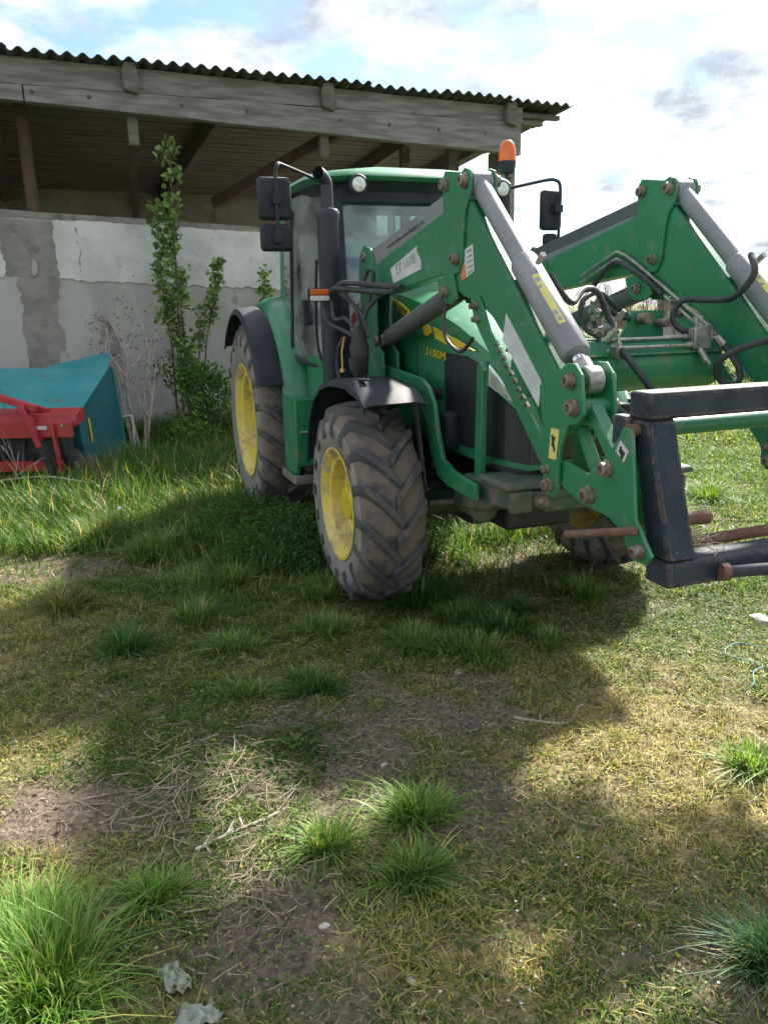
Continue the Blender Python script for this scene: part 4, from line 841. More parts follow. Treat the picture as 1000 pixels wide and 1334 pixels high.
# left boom: two steel pipes then hoses to the cylinder
for dz in (0.0, -0.035):
    MB().tube([(2.52,0.47,1.80+dz),(2.80,0.485,1.905+dz),(2.86,0.485,1.905+dz),(3.0,0.485,1.845+dz),(3.56,0.485,1.535+dz)], 0.009, 8, 3).build('hydraulic_pipe', ZINC, T)
hose([(2.60,0.47,1.70),(2.75,0.47,1.82),(2.86,0.47,1.86),(3.05,0.47,1.79),(3.22,0.475,1.69)], 0.014)
hose([(3.74,0.49,1.84),(3.80,0.46,1.76),(3.72,0.44,1.67),(3.60,0.42,1.66),(3.50,0.36,1.66),(3.47,0.34,1.58),(3.52,0.36,1.53),(3.60,0.40,1.53)], 0.014)
hose([(3.66,0.42,1.50),(3.70,0.46,1.44),(3.76,0.47,1.36),(3.80,0.42,1.31),(3.78,0.35,1.33),(3.78,0.33,1.40),(3.84,0.38,1.46),(3.95,0.46,1.50),(4.1,0.52,1.50)], 0.014)
MB().tube([(3.66,0.42,1.505),(3.68,0.445,1.47)], 0.017, 8).build('hose_fitting', ZINC, T)
# hose bundle over the exhaust and hanging valve
for k, pts in enumerate(([(1.90,-0.78,1.77),(2.0,-0.76,1.80),(2.15,-0.66,1.785),(2.3,-0.60,1.77),(2.45,-0.58,1.76)],
            [(1.86,-0.80,1.74),(1.95,-0.80,1.77),(2.1,-0.70,1.755),(2.28,-0.62,1.74),(2.40,-0.60,1.74)],
            [(1.86,-0.81,1.76),(1.85,-0.84,1.68),(1.90,-0.83,1.58),(2.0,-0.78,1.54),(2.08,-0.74,1.50),(2.08,-0.72,1.42)],
            [(1.88,-0.80,1.70),(1.93,-0.80,1.60),(2.02,-0.76,1.60),(2.10,-0.72,1.52),(2.10,-0.70,1.42)],
            [(1.92,-0.78,1.76),(2.0,-0.72,1.70),(2.06,-0.70,1.62),(2.10,-0.70,1.50)],
            [(1.95,-0.76,1.74),(2.05,-0.70,1.66),(2.10,-0.68,1.60),(2.13,-0.66,1.50)],
            [(2.05,-0.66,1.78),(2.08,-0.64,1.86),(2.12,-0.62,1.84),(2.10,-0.64,1.70),(2.09,-0.68,1.58)],
            [(2.22,-0.60,1.74),(2.14,-0.66,1.66),(2.10,-0.68,1.58)],
            [(2.04,-0.78,1.50),(1.98,-0.80,1.42),(1.96,-0.80,1.30),(2.0,-0.78,1.22),(2.06,-0.72,1.18)])):
    hose(pts, 0.012 if k > 1 else 0.016)
b = MB()
rows = []
for i in range(9):
    z = 1.56 - 0.038*i; w_ = (0.018,0.034,0.044,0.052,0.056,0.054,0.050,0.044,0.03)[i]
    rows.append([(2.10+w_*math.cos(a)*rr.uniform(.85,1.15), -0.71+w_*math.sin(a)*rr.uniform(.85,1.15), z) for a in [2*math.pi*k/12 for k in range(13)]])
for r_ in rows: r_[-1] = r_[0]
b.sheet(rows).build('valve_assembly', DARK, T, solid=0.004)
b = MB()
for (x,y,z0,z1,r_) in ((2.12,-0.72,1.28,1.18,0.012),(2.16,-0.69,1.28,1.17,0.011),(2.08,-0.70,1.28,1.16,0.010),(2.14,-0.74,1.30,1.22,0.010)): b.tube([(x,y,z0),(x,y,z1)], r_, 8)
b.build('valve_stems', DARK, T)
MB().tube([(2.08,-0.79,1.50),(2.055,-0.80,1.42),(2.055,-0.80,1.33),(2.055,-0.80,1.32)], 0.007, 8).build('brass_fitting', BRASS, T)
MB().lathe([(0,0.010),(0,0.017),(0.02,0.017),(0.02,0.010)], (2.055,-0.80,1.30), 'z', 8).build('brass_fitting', BRASS, T)
b = MB(); b.box(2.12,2.15,-0.73,-0.65,1.14,1.18); b.box(2.12,2.14,-0.68,-0.655,1.14,1.22); b.box(2.11,2.15,-0.74,-0.71,1.14,1.20); b.build('valve_bracket', ZINC, T, bevel=0.003)
# rusty rod lying through the carrier, green rail between carriers
MB().tube([(4.16,-0.63,0.865),(4.47,-0.585,0.955)], 0.014, 12).build('rusty_rod', RUST, T)
b = MB(); b.tube([(4.24,-0.45,1.235),(4.24,0.50,1.235)], 0.030, 18); b.build('carrier_cross_tube', GREEN_L, T)


# ------------------------------------------------------------------ black implement frame hung on the loader
def tw(x, y, z=0): return T.matrix_basis @ Vector((x, y, z))
T_M = Matrix.Translation(T.location) @ Matrix.Rotation(R(19.693-90), 4, 'Z')
OFF = Vector((4.43, 0.03, 0))
FR = tag(empty('fork_frame', T_M @ OFF, R(19.693-90)), 'scuffed black box-steel fork frame with rusty edges, hung on the loader', 'fork frame')
def fb(mb, name, m, bevel=0.006, parent=None):
    mb.v = [tuple(Vector(v)-OFF) for v in mb.v]; return mb.build(name, m, parent or FR, bevel=bevel)
fb(MB().box(4.33,4.43,-0.53,0.59,1.295,1.382), 'top_beam', BLK, 0.010)
def upright(y0, y1, s):
    b = MB(); b.add([(4.335,y0,1.293),(4.425,y0,1.293),(4.425,y1,1.293),(4.335,y1,1.293),(4.43,y0+s*0.03,0.852),(4.535,y0+s*0.03,0.852),(4.535,y1+s*0.03,0.852),(4.43,y1+s*0.03,0.852)], [(0,3,2,1),(4,5,6,7),(0,1,5,4),(1,2,6,5),(2,3,7,6),(3,0,4,7)])
    return fb(b, 'upright', BLK, 0.009)
upright(-0.525, -0.420, 1); upright(0.48, 0.585, -1)
for y, s in ((-0.418, 1), (0.478, -1)):
    b = MB(); b.add([(4.28,y,1.293),(4.40,y,1.293),(4.40,y+s*0.012,1.293),(4.28,y+s*0.012,1.293),(4.38,y+s*0.03,0.80),(4.50,y+s*0.03,0.852),(4.50,y+s*0.042,0.852),(4.38,y+s*0.042,0.80)], [(0,3,2,1),(4,5,6,7),(0,1,5,4),(1,2,6,5),(2,3,7,6),(3,0,4,7)]); fb(b, 'side_flange', BLK, 0.002)
fb(MB().box(4.425,4.54,-0.50,0.56,0.765,0.850), 'bottom_beam', BLK, 0.010)
fb(MB().box(4.27,4.35,-0.545,-0.50,1.20,1.30), 'hook_lug', BLK, 0.006)
fb(MB().tube([(4.33,-0.30,0.925),(4.33,-0.165,0.92)], 0.025, 16), 'pipe_stub', RUST, 0.003)
fb(MB().tube([(4.36,-0.27,0.845),(4.345,0.56,0.850)], 0.021, 16), 'rusty_pipe', RUST, 0.003)
fb(MB().tube([(4.33,-0.40,0.68+0.22),(4.46,-0.40,0.84)], 0.008, 8), 'brace_wire', RUST, 0)
sp = fb(MB().tube([(4.556,-0.285,0.803),(4.58,-0.10,0.798),(4.62,0.25,0.790),(4.64,0.42,0.785)], [0.021,0.021,0.017,0.006], 14), 'tine', BLK, 0)
MB().tube([tuple(Vector((4.552,-0.305,0.804))-OFF), tuple(Vector((4.558,-0.280,0.803))-OFF)], 0.030, 18).build('tine_collar', RUST, sp)
b = MB(); rr = random.Random(12)
for i in range(55):
    c0 = Vector((4.44+rr.uniform(-.04,.05), -0.335+rr.uniform(-.05,.06), 0.868+rr.uniform(0,.035))); pts = [c0]
    for k in range(3): pts.append(pts[-1]+Vector((rr.uniform(-.03,.03), rr.uniform(-.04,.04), rr.uniform(-.014,.018))))
    b.tube(pts, 0.0016, 4, 2)
b.v = [tuple(Vector(v)-(T_M.inverted() @ Vector((0,0,0)) if False else Vector((4.44,-0.335,0.86)))) for v in b.v]
nest = b.build('straw_tangle', STRAW, None); nest.location = T_M @ Vector((4.44,-0.335,0.86)); nest.rotation_euler = (0,0,R(19.693-90)); tag(nest, 'small tangle of dry straw caught on the lower corner of the black frame', 'straw')


# ------------------------------------------------------------------ seed drill by the wall
SD = tag(empty('seed_drill', (-3.9, 8.4, 0)), 'old seed drill with teal hopper and red frame, standing left by the low wall', 'seed drill')
def sb(mb, name, m, bevel=0.006, parent=None, **k):
    mb.v = [(v[0]+3.9, v[1]-8.4, v[2]) for v in mb.v]; return mb.build(name, m, parent or SD, bevel=bevel, **k)
hop = sb(MB().prism([(7.84,0.70),(8.80,1.07),(8.97,1.06),(9.06,0.08),(7.98,0.08),(7.86,0.42)], -5.2, -3.075, 'x'), 'hopper', TEALD, 0.012)
b = MB(); b.add([(-5.2,7.80,0.715),(-3.04,7.80,0.715),(-3.04,8.80,1.092),(-5.2,8.80,1.092),(-5.2,7.80,0.695),(-3.04,7.80,0.695),(-3.04,8.80,1.074),(-5.2,8.80,1.074)], [(0,1,2,3),(7,6,5,4),(0,4,5,1),(1,5,6,2),(2,6,7,3),(3,7,4,0)]); sb(b, 'lid', TEAL, 0.004)
sb(MB().add([(-3.75,8.82,1.085),(-3.05,8.80,1.09),(-3.07,9.0,1.24),(-3.75,9.02,1.10)], [(0,1,2,3)]), 'raised_flap', TEAL, 0, solid=0.008)
sb(MB().add([(-5.2,8.98,1.08),(-3.06,8.98,1.07),(-3.02,9.08,0.07),(-5.2,9.08,0.07)], [(0,1,2,3)]), 'back_panel', TEAL, 0, solid=0.006)
sb(MB().prism([(8.06,0.62),(8.10,0.60),(8.13,0.36),(8.10,0.34)], -3.068, -3.06, 'x'), 'yellow_sticker', YELS, 0)
sb(MB().box(-3.09,-2.98,7.9,9.05,0.10,0.16), 'side_rail', TEALD, 0.005)
ch = sb(MB().prism([(7.40,0.62),(7.44,0.74),(7.62,0.78),(7.66,0.66)], -4.9, -2.93, 'x'), 'front_channel', RED, 0.008)
sb(MB().box(-4.9,-2.96,7.36,7.40,0.52,0.665), 'front_channel', RED, 0.006)
sb(MB().box(-3.35,-3.20,7.354,7.359,0.60,0.635), 'white_sticker', WHT, 0)
sb(MB().box(-4.9,-3.12,7.42,7.50,0.18,0.28), 'lower_bar', RED, 0.006)
sb(MB().bar((-4.3,7.42,1.12),(-3.27,7.36,0.80), 0.07, 0.06), 'drawbar_brace', RED, 0.006)
sb(MB().bar((-4.3,7.52,1.07),(-3.22,7.50,0.76), 0.05, 0.05), 'drawbar_brace', RED, 0.006)
sb(MB().bar((-3.40,7.33,0.84),(-3.26,7.33,0.44), 0.10, 0.06), 'upright_arm', RED, 0.008)
sb(MB().bar((-3.27,7.335,0.50),(-3.12,7.335,0.0), 0.10, 0.055), 'upright_arm', DARK, 0.008)
sb(MB().bar((-3.14,7.345,0.66),(-3.10,7.345,0.10), 0.05, 0.03), 'strap', RED, 0.005)
sb(MB().bar((-2.97,7.40,0.28),(-2.93,7.40,0.0), 0.05, 0.05), 'stand_leg', WOODD, 0.005)
b = MB(); b.lathe([(-0.012,0.0),(-0.012,0.03),(-0.004,0.035),(-0.002,0.165),(0.002,0.165),(0.004,0.035),(0.012,0.03),(0.012,0.0)], (0,0,0), 'y', 40)
dk = b.build('coulter_disc', RUST, SD); dk.location = (-3.02+3.9, 7.52-8.4, 0.22); dk.rotation_euler = (0, 0, R(-38)); dk.data.materials[0] = GREYD
for x in (-4.6,-4.2,-3.8,-3.45): sb(MB().lathe([(-0.02,0.15),(0.02,0.15)], (x,7.62,0.2), 'x', 24), 'coulter_disc', DARK, 0)
sb(MB().box(-4.9,-3.15,7.55,7.9,0.25,0.62), 'metering_box', DARK, 0.02)
for k in range(7): sb(MB().tube([(-4.7+0.2*k,7.6,0.6),(-4.72+0.2*k,7.5,0.35),(-4.7+0.2*k,7.5,0.06)], 0.018, 8, 3), 'seed_tube', HOSE, 0)
b = MB()
for k in range(9): b.lathe([(-0.004,0.009),(0.004,0.009)], (-3.58,7.36,0.98-0.028*k), 'y' if k % 2 else 'x', 8)
sb(b, 'chain', RUST, 0)
for x in (-3.05,): sb(MB().lathe([(-0.012,0.014),(0.0,0.014)], (x,7.358,0.64), 'y', 10), 'bolt', ZINC, 0)


# ------------------------------------------------------------------ far side of the yard
def branchy(mb, p, d, ln, r, depth, rr, spread=0.5, seg=4, up=0.12, kids=3):
    n = 3; pts = [Vector(p)]; dd = Vector(d).normalized()
    for i in range(n):
        dd = (dd + Vector((rr.uniform(-1,1), rr.uniform(-1,1), rr.uniform(-.6,1)*0.8))*0.16 + Vector((0,0,up*0.3))).normalized(); pts.append(pts[-1]+dd*ln/n)
    mb.tube(pts, [r*(1-0.18*i) for i in range(n+1)], seg)
    ends = [(pts[-1], dd)]
    if depth > 0:
        for k in range(kids):
            t = rr.uniform(0.35, 1.0); i = min(int(t*n), n-1); q = pts[i].lerp(pts[i+1], t*n-i)
            nd = (dd + Vector((rr.uniform(-1,1), rr.uniform(-1,1), rr.uniform(-.4,1)))*spread*1.3).normalized()
            ends += branchy(mb, q, nd, ln*rr.uniform(.5,.8), r*0.58, depth-1, rr, spread, seg, up, kids)
    return ends
rr = random.Random(3)
lab = ['leftmost bare grey bush beyond the yard, seen under the left loader arm', 'bare bush beyond the yard between the loader arms, tinged red at its twigs', 'wide bare bush beyond the yard, right of the reddish one', 'low bare bush in front of the pale yard wall', 'bare bush just left of the small grey-roofed house']
for i, (x, y, h_) in enumerate(((8.3,30,2.2),(9.5,31,2.0),(10.8,30,2.1),(11.9,28,1.3),(12.6,31,1.7))):
    o = empty('bare_bush', (x, y, 0)); tag(o, lab[i], 'bush', 'bare bushes beyond the yard'); b = MB()
    for k in range(9): branchy(b, (rr.uniform(-.7,.7), rr.uniform(-.5,.5), 0), (rr.uniform(-.5,.5), rr.uniform(-.5,.5), 1), h_*0.62, 0.028, 3, rr, 0.55, 3)
    b.build('branches', RUST if i == 1 else BARK, o)
HS = tag(empty('small_house', (14.6, 33, 0), R(-12)), 'small distant house with grey tiled roof at the right edge of the yard', 'house')
MB().prism([(-2.2,0),(2.2,0),(2.2,1.9),(0,2.95),(-2.2,1.9)], 0, 6, 'y').build('wall', HWALL, HS)
for s in (-1, 1):
    b = MB(); b.add([(0,-.3,3.05),(s*2.5,-.3,1.85),(s*2.5,6.3,1.85),(0,6.3,3.05),(0,-.3,2.97),(s*2.5,-.3,1.77),(s*2.5,6.3,1.77),(0,6.3,2.97)], [(0,1,2,3),(7,6,5,4),(0,4,5,1),(1,5,6,2),(2,6,7,3),(3,7,4,0)]); b.build('roof', HROOF, HS)
wf = MB().box(-1.2,-0.3,-.04,0.02,0.8,1.6).build('window', WPAINT, HS); MB().box(-1.13,-0.37,-.05,-.041,0.87,1.53).build('pane', GREYD, wf)
YW = tag(empty('yard_wall', (12.9, 27, 0), R(-8)), 'low pale block wall with wire fence on top, before the small house', 'wall')
for r_ in range(5):
    for k in range(9):
        if r_ == 0 and k == 0: proto = MB().box(0,0.39,-.1,.1,0,0.17).build('block', HWALL, YW, bevel=0.01); o = proto
        else: o = proto.copy(); COL.objects.link(o); o.parent = YW
        o.location = (-0.9+0.4*k+0.2*(r_ % 2), 0, 0.175*r_)
for k in range(10): MB().box(-0.9+0.4*k,-0.88+0.4*k,-.01,.01,0.87,1.45).build('fence_bar', GREYD, YW)
for z in (0.95,1.12,1.28,1.43): MB().box(-0.9,2.9,-.008,.008,z,z+0.015).build('fence_rail', GREYD, YW)
TK = tag(empty('liquid_tank', (8.85, 18, 0)), 'white tank with a blue band standing at the right edge of the yard', 'tank')
MB().box(-0.5,0.5,-0.4,0.4,0.78,1.50).build('tank_body', WPAINT, TK, bevel=0.05)
MB().box(-0.53,0.53,-0.43,0.43,0.42,0.775).build('base_crate', BLUEP, TK, bevel=0.02)
for x in (-0.45,0.45): MB().box(x-.05,x+.05,-0.3,0.3,0.0,0.42).build('leg', BLUEP, TK)


# ------------------------------------------------------------------ grass and plants
def pal(dr, n, greens, dries, jit=0.25):
    g = np.array(greens)[rng.integers(0, len(greens), n)]; d = np.array(dries)[rng.integers(0, len(dries), n)]
    f = (rng.random(n) < np.clip(dr, 0, 1))[:, None]; return (np.where(f, d, g)*(1+jit*(rng.random((n, 1))-.5)*2)).astype(np.float32)
GR = [(.075,.17,.022),(.10,.20,.028),(.13,.22,.035),(.055,.13,.022),(.15,.21,.03)]; DR = [(.50,.42,.12),(.40,.37,.09),(.28,.31,.05),(.52,.45,.22),(.30,.24,.14)]
FG = [(.13,.23,.035),(.17,.26,.04),(.13,.19,.04)]
wheels = [T_M @ Vector(v) for v in ((0,-.82,0),(0,.82,0),(2.35,-.77,0),(2.35,.8,0))]
fwd = Vector((math.sin(R(19.693)), -math.cos(R(19.693))))
def keep(x, y):
    k = np.ones(len(x), bool)
    for i, w_ in enumerate(wheels):
        dx, dy = x-w_.x, y-w_.y; u = dx*fwd.x+dy*fwd.y; v = -dx*fwd.y+dy*fwd.x
        k &= ~((np.abs(u) < (0.30 if i < 2 else 0.2)) & (np.abs(v) < 0.21))
    t = -x*math.sin(R(24)) + (y-11.3)*math.cos(R(24)); s_ = x*math.cos(R(24)) + (y-11.3)*math.sin(R(24)); k &= ~((t > 0.60) & (s_ < 2.7) & (t < 6.3))
    return k
def scatter(n, y0, y1, k=0.62, side=0.5, power=1.0, xlo=None):
    y = np.sqrt(rng.random(n)*(y1**2-y0**2)+y0**2) if power == 1 else y0+(y1-y0)*rng.random(n)**power
    x = (rng.random(n)*2-1)*(k*y+side)
    return x, y
# lawn 1: short worn turf near the camera
x, y = scatter(430000, 1.15, 4.6); br = bare(x, y); dr_ = dry(x, y); cl = np.clip((fbm(x*13, y*13, 33, 2)-.40)*5, 0.12, 1); ok = (rng.random(len(x)) > br*1.02) & (rng.random(len(x)) < cl) & keep(x, y); x, y, br, dr_ = x[ok], y[ok], br[ok], dr_[ok]; n = len(x)
h = 0.014+0.034*rng.random(n)*(0.35+1.3*fbm(x*5, y*5, 31)); h *= 1+0.9*np.clip((y-3)/2, 0, 1)*(x < 1.2)
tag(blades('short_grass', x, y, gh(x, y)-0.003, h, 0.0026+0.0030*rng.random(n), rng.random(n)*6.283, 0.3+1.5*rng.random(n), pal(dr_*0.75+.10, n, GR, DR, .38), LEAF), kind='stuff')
# lawn 2: middle ground
x, y = scatter(230000, 4.2, 12.5, 0.60, 0.8); br = bare(x, y); dr_ = dry(x, y); tall = np.clip(0.55*(fbm(x*1.8, y*1.8, 41)-.38)*3 + np.clip((-x-0.2)/2, 0, .8)*np.clip((y-4.4)/2, 0, 1), 0, 1.3)
ok = (rng.random(len(x)) > br*(1-0.5*np.clip(tall, 0, 1))) & keep(x, y); x, y, br, dr_, tall = x[ok], y[ok], br[ok], dr_[ok], tall[ok]; n = len(x)
h = (0.05+0.07*rng.random(n))*(0.7+1.6*tall*rng.random(n)**.7)
dd_ = np.clip(dr_*0.75+0.10, 0, 1)*np.where(x > 1.3, 0.7, 1)
grn = [(.07,.165,.024),(.095,.20,.034),(.055,.13,.026),(.12,.20,.03)]; cc = pal(dd_, n, grn, DR); rt = np.clip((x-0.25*y)/1.0, 0, 1)[:, None]; cc = cc*(1-rt*.5) + rt*.5*pal(dd_*.6, n, FG, DR)
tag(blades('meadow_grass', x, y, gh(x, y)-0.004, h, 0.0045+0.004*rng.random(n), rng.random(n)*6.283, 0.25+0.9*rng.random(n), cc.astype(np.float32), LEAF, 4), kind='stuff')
# lawn 3: far right, bright
x = rng.uniform(1.5, 26, 90000); y = 9+31*rng.random(90000)**1.3; ok = (x > 0.10*y+0.9) & (x < 0.75*y+2) & keep(x, y); x, y = x[ok], y[ok]; n = len(x)
tag(blades('far_grass', x, y, gh(x, y)-0.01, 0.08+0.14*rng.random(n), 0.012+0.014*rng.random(n)+0.0006*y, rng.random(n)*6.283, 0.3+0.9*rng.random(n), pal(0.04+0.16*(fbm(x*.4, y*.4, 51) > .55), n, FG, DR), LEAF), kind='stuff')
# long grass below the wall and round the drill
x = rng.uniform(-6.5, 0.6, 36000); t = rng.random(36000)**1.4*4.2; y = 11.3 + x*math.tan(R(24)) + (0.60 - t)/math.cos(R(24)); dens = fbm(x*1.2, y*1.2, 61); ok = (dens > 0.40) & keep(x, y) & (y > 5.4) & ~((x > -5.2) & (x < -2.9) & (y > 6.9) & (y < 9.1)); x, y, dens = x[ok], y[ok], dens[ok]; n = len(x)
tag(blades('long_grass', x, y, gh(x, y)-0.01, (0.16+0.30*rng.random(n))*(0.5+dens), 0.006+0.006*rng.random(n), rng.random(n)*6.283, 0.15+0.6*rng.random(n), pal(0.10+0*x, n, [(.06,.15,.024),(.085,.19,.034),(.05,.12,.022)], DR), LEAF, 4), kind='stuff')
x = rng.uniform(-3.4, 1.4, 26000); y = rng.uniform(4.6, 8.4, 26000); dens = fbm(x*1.6, y*1.6, 91); ok = (dens > 0.47+.12*(x > .2)) & keep(x, y) & ((y > 5.2) | (x > -1.2)) & ~((x > .6) & (y < 5.2)); x, y, dens = x[ok], y[ok], dens[ok]; n = len(x)
tag(blades('rough_grass', x, y, gh(x, y)-0.01, (0.12+0.20*rng.random(n))*(0.5+dens), 0.005+0.005*rng.random(n), rng.random(n)*6.283, 0.2+0.8*rng.random(n), pal(0.14+0*x, n, [(.07,.17,.026),(.10,.21,.035),(.055,.13,.024)], DR), LEAF, 4), kind='stuff')
# distant scrub along the field edge
n = 26000; x = rng.uniform(-30, 75, n); y = rng.uniform(52, 66, n)
tag(blades('far_scrub', x, y, 0*x, 0.4+1.0*rng.random(n)*(0.4+fbm(x*.15, y*0, 71)), 0.08+0.06*rng.random(n), rng.random(n)*6.283, 0.4*rng.random(n), pal(0.5+0*x, n, [(.08,.095,.06),(.07,.085,.055)], [(.13,.115,.10),(.15,.13,.115)]), LEAF), kind='stuff')

# tussocks one can count
def tussock(x, y, r, h, n, label, col, dryf=0.10, lean=0.9, wd=0.0042):
    o = empty('grass_tussock', (x, y, float(gh(x, y))))
    ns = 9; sa = rng.random(ns)*6.283; sq = r*(0.04+0.50*rng.random(ns)); sw = 0.4+rng.random(ns); k_ = rng.choice(ns, n, p=sw/sw.sum()); sh = 0.55+0.6*rng.random(ns)
    a = rng.random(n)*6.283; q = r*0.24*np.sqrt(rng.random(n)); bx, by = sq[k_]*np.cos(sa[k_])+q*np.cos(a), 0.8*sq[k_]*np.sin(sa[k_])+q*np.sin(a)
    aa = np.arctan2(by, bx)*0.999 + rng.normal(0, .85, n); ln_ = h*sh[k_]*(0.35+0.85*rng.random(n)); le = 0.1 + lean*(0.3+0.7*np.hypot(bx, by)/r)*(0.2+1.5*rng.random(n)); m2 = rng.random(n) < .12; le = np.where(m2, 2.0, le)
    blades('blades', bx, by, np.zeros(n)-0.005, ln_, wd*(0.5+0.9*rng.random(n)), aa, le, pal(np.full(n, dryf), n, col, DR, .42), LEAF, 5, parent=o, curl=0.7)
    tag(o, label, 'grass tussock', 'grass tussocks in the yard'); return o
C1 = [(.09,.21,.028),(.13,.27,.035),(.20,.34,.07),(.26,.38,.12)]; C2 = [(.04,.135,.028),(.06,.165,.034),(.09,.2,.05)]; C3 = [(.09,.20,.035),(.13,.245,.045),(.19,.29,.09)]
TU = [(-.90,1.64,.42,.19,3400,'largest long-bladed grass tussock, in the bottom left corner of the yard',C1,.06),
 (-.70,1.90,.17,.10,650,'round deep green tussock just right of the largest bottom-left clump',C1,.05),
 (-.21,2.10,.19,.11,650,'bright green tussock between bare soil and the paired middle tussocks',C1,.07),
 (.09,2.24,.24,.13,900,'bright tussock nearest the frame centre, upper of the two touching ones',C1,.07),
 (.06,1.97,.22,.11,750,'looser tussock directly below the bright centre one, its blades spilling down',C3,.14),
 (-1.33,3.62,.26,.12,900,'dark green rounded tussock left of the tractor, standing alone in dry turf',C2,.04),
 (-.77,3.60,.24,.10,600,'mid green tussock to the right of the dark rounded one',C3,.08),
 (-.63,3.14,.20,.09,600,'pale green low tussock in front of the mid green one',C3,.08),
 (-.32,3.13,.20,.09,550,'dark low tussock beside the pale one, left of the tractor shadow centre',C2,.06),
 (.42,3.50,.36,.13,1200,'wide shaded tussock in the middle of the tractor shadow',C3,.10),
 (.14,3.58,.28,.12,800,'shaded tussock at the left end of the wide shadow tussock',C3,.10),
 (.80,3.58,.16,.10,400,'small tussock at the right end of the wide shadow tussock',C3,.08),
 (.20,4.15,.30,.16,1000,'tufty grass clump just in front of the front right tyre',C2,.06),
 (.42,3.92,.2,.13,500,'clump a step in front of the clump by the front tyre',C3,.06),
 (1.32,2.50,.26,.12,800,'bright tussock at the right edge on yellow dry grass',C1,.10),
 (1.02,1.60,.24,.13,900,'bluish green tussock in the bottom right corner',[(.05,.13,.04),(.06,.15,.05)],.05),
 (-1.55,5.1,.34,.20,1100,'spiky tall tussock on the left among long grass by the bare path',C3,.12),
 (-2.15,5.55,.36,.20,1000,'spiky tussock beside the left edge above the bare path',C3,.22),
 (-.95,4.55,.30,.17,900,'upright olive grass clump halfway between dark tussock and front tyre',C3,.2),
 (-1.85,4.2,.30,.16,900,'yellowish upright clump at the left edge below the bare path',[(.12,.15,.03),(.10,.13,.03)],.3),
 (1.15,4.25,.22,.12,600,'grass clump in front of the far front tyre',C3,.08),
 (.75,4.0,.18,.09,400,'small dark clump between the two front tyres in shade',C2,.05),
 (-.35,4.35,.30,.15,800,'grass clump left of the front tyre, in front of the dark weeds',C3,.10),
 (-1.25,4.55,.26,.15,700,'pointed clump between the yellowish left clump and the olive one',C3,.12),
 (-.30,3.75,.26,.11,600,'low clump in half shade just left of the tractor shadow',C3,.12),
 (-.95,5.15,.28,.20,700,'tall light clump at the left side of the dark weeds',C3,.12),
 (.62,3.75,.24,.12,600,'clump behind the wide shadow tussock, in full shade',C2,.06),
 (-1.05,4.0,.24,.13,600,'loose clump behind the dark rounded tussock on its right',C3,.15),
 (1.45,5.2,.26,.13,600,'bright clump just beyond the far front tyre',C1,.1),
 (2.2,5.9,.30,.16,700,'bright clump seen through the black frame, on the left',C1,.08),
 (2.75,6.4,.32,.17,700,'bright clump seen through the black frame, on the right',C1,.08)]
for a in TU:
    k_ = (.92, .95, 1.0) if a[4] > 2000 else ((.80, 1.05, 1.25) if a[1] < 2.8 else (1.0, 1.10, 1.35))
    tussock(a[0], a[1], a[2]*k_[0], a[3]*k_[1], int(a[4]*k_[2]), *a[5:], wd=0.0042 if a[1] < 2.8 else 0.0058)
# leafy weeds
def weed(x, y, r, h, n, label, col, ln=0.03, cat='weed', name='leafy_weed', grp=None):
    o = empty(name, (x, y, float(gh(x, y)))); a = rng.random(n)*6.283; q = r*np.sqrt(rng.random(n)); z = h*rng.random(n)**0.8*(1-0.55*(q/r)**2)
    P = np.stack([q*np.cos(a), q*np.sin(a), z], 1); D = np.stack([np.cos(a), np.sin(a), 0.5*rng.normal(size=n)], 1)+rng.normal(0, .5, (n, 3))
    leaves('foliage', P, D, ln*(0.6+0.7*rng.random(n)), ln*0.45, pal(np.zeros(n), n, col, DR, .3), LEAFT, o)
    b = MB(); ra = random.Random(n)
    for k in range(max(5, n//60)):
        t = ra.random()*6.283; q = r*ra.random()*0.8; b.tube([(q*.3*math.cos(t), q*.3*math.sin(t), -0.01), (q*math.cos(t), q*math.sin(t), h*ra.uniform(.5,.95))], 0.0025, 4)
    b.build('stems', LEAFSTEM, o); tag(o, label, cat, grp); return o
LEAFSTEM = mat('green_stem', (0.07,0.10,0.03), None, 9, 0.7)
W1 = [(.04,.13,.03),(.06,.16,.035),(.075,.18,.04)]
weed(-.62,5.0,.45,.40,3200,'bushy dark green weed patch left of the front tyre',W1,.035,grp='leafy weeds by the tractor')
weed(-1.0,5.5,.42,.38,2400,'leafy weed patch in front of the rear tyre',W1,.035,grp='leafy weeds by the tractor')
weed(-.35,4.72,.25,.26,1000,'low weed patch touching the front tyre on its left',W1,.03,grp='leafy weeds by the tractor')
weed(-.38,2.72,.10,.04,90,'small rosette of round light leaves on bare soil',[(.09,.17,.04)],.04,grp='leafy weeds by the tractor')
weed(.33,4.1,.08,.07,90,'small pale leafy sprout in the shade before the tyre',[(.16,.25,.05)],.035,grp='leafy weeds by the tractor')
weed(-.36,2.62,.14,.03,120,'flat rosette at the edge of the straw heap',[(.06,.12,.03)],.04,grp='leafy weeds by the tractor')
# tiny ground leaves: nobody could count them
x, y = scatter(60000, 1.2, 6.0); kk = (fbm(x*2.2+3, y*2.2, 81) > 0.50) & keep(x, y); x, y = x[kk], y[kk]; n = len(x); a = rng.random(n)*6.283
tag(leaves('clover', np.stack([x, y, gh(x, y)+0.004+0.014*rng.random(n)], 1), np.stack([np.cos(a), np.sin(a), 0.2*rng.normal(size=n)+.15], 1), 0.010+0.012*rng.random(n), 0.010, pal(np.full(n, .12), n, [(.06,.13,.03),(.09,.17,.035),(.12,.19,.04)], DR), LEAFT), kind='stuff')
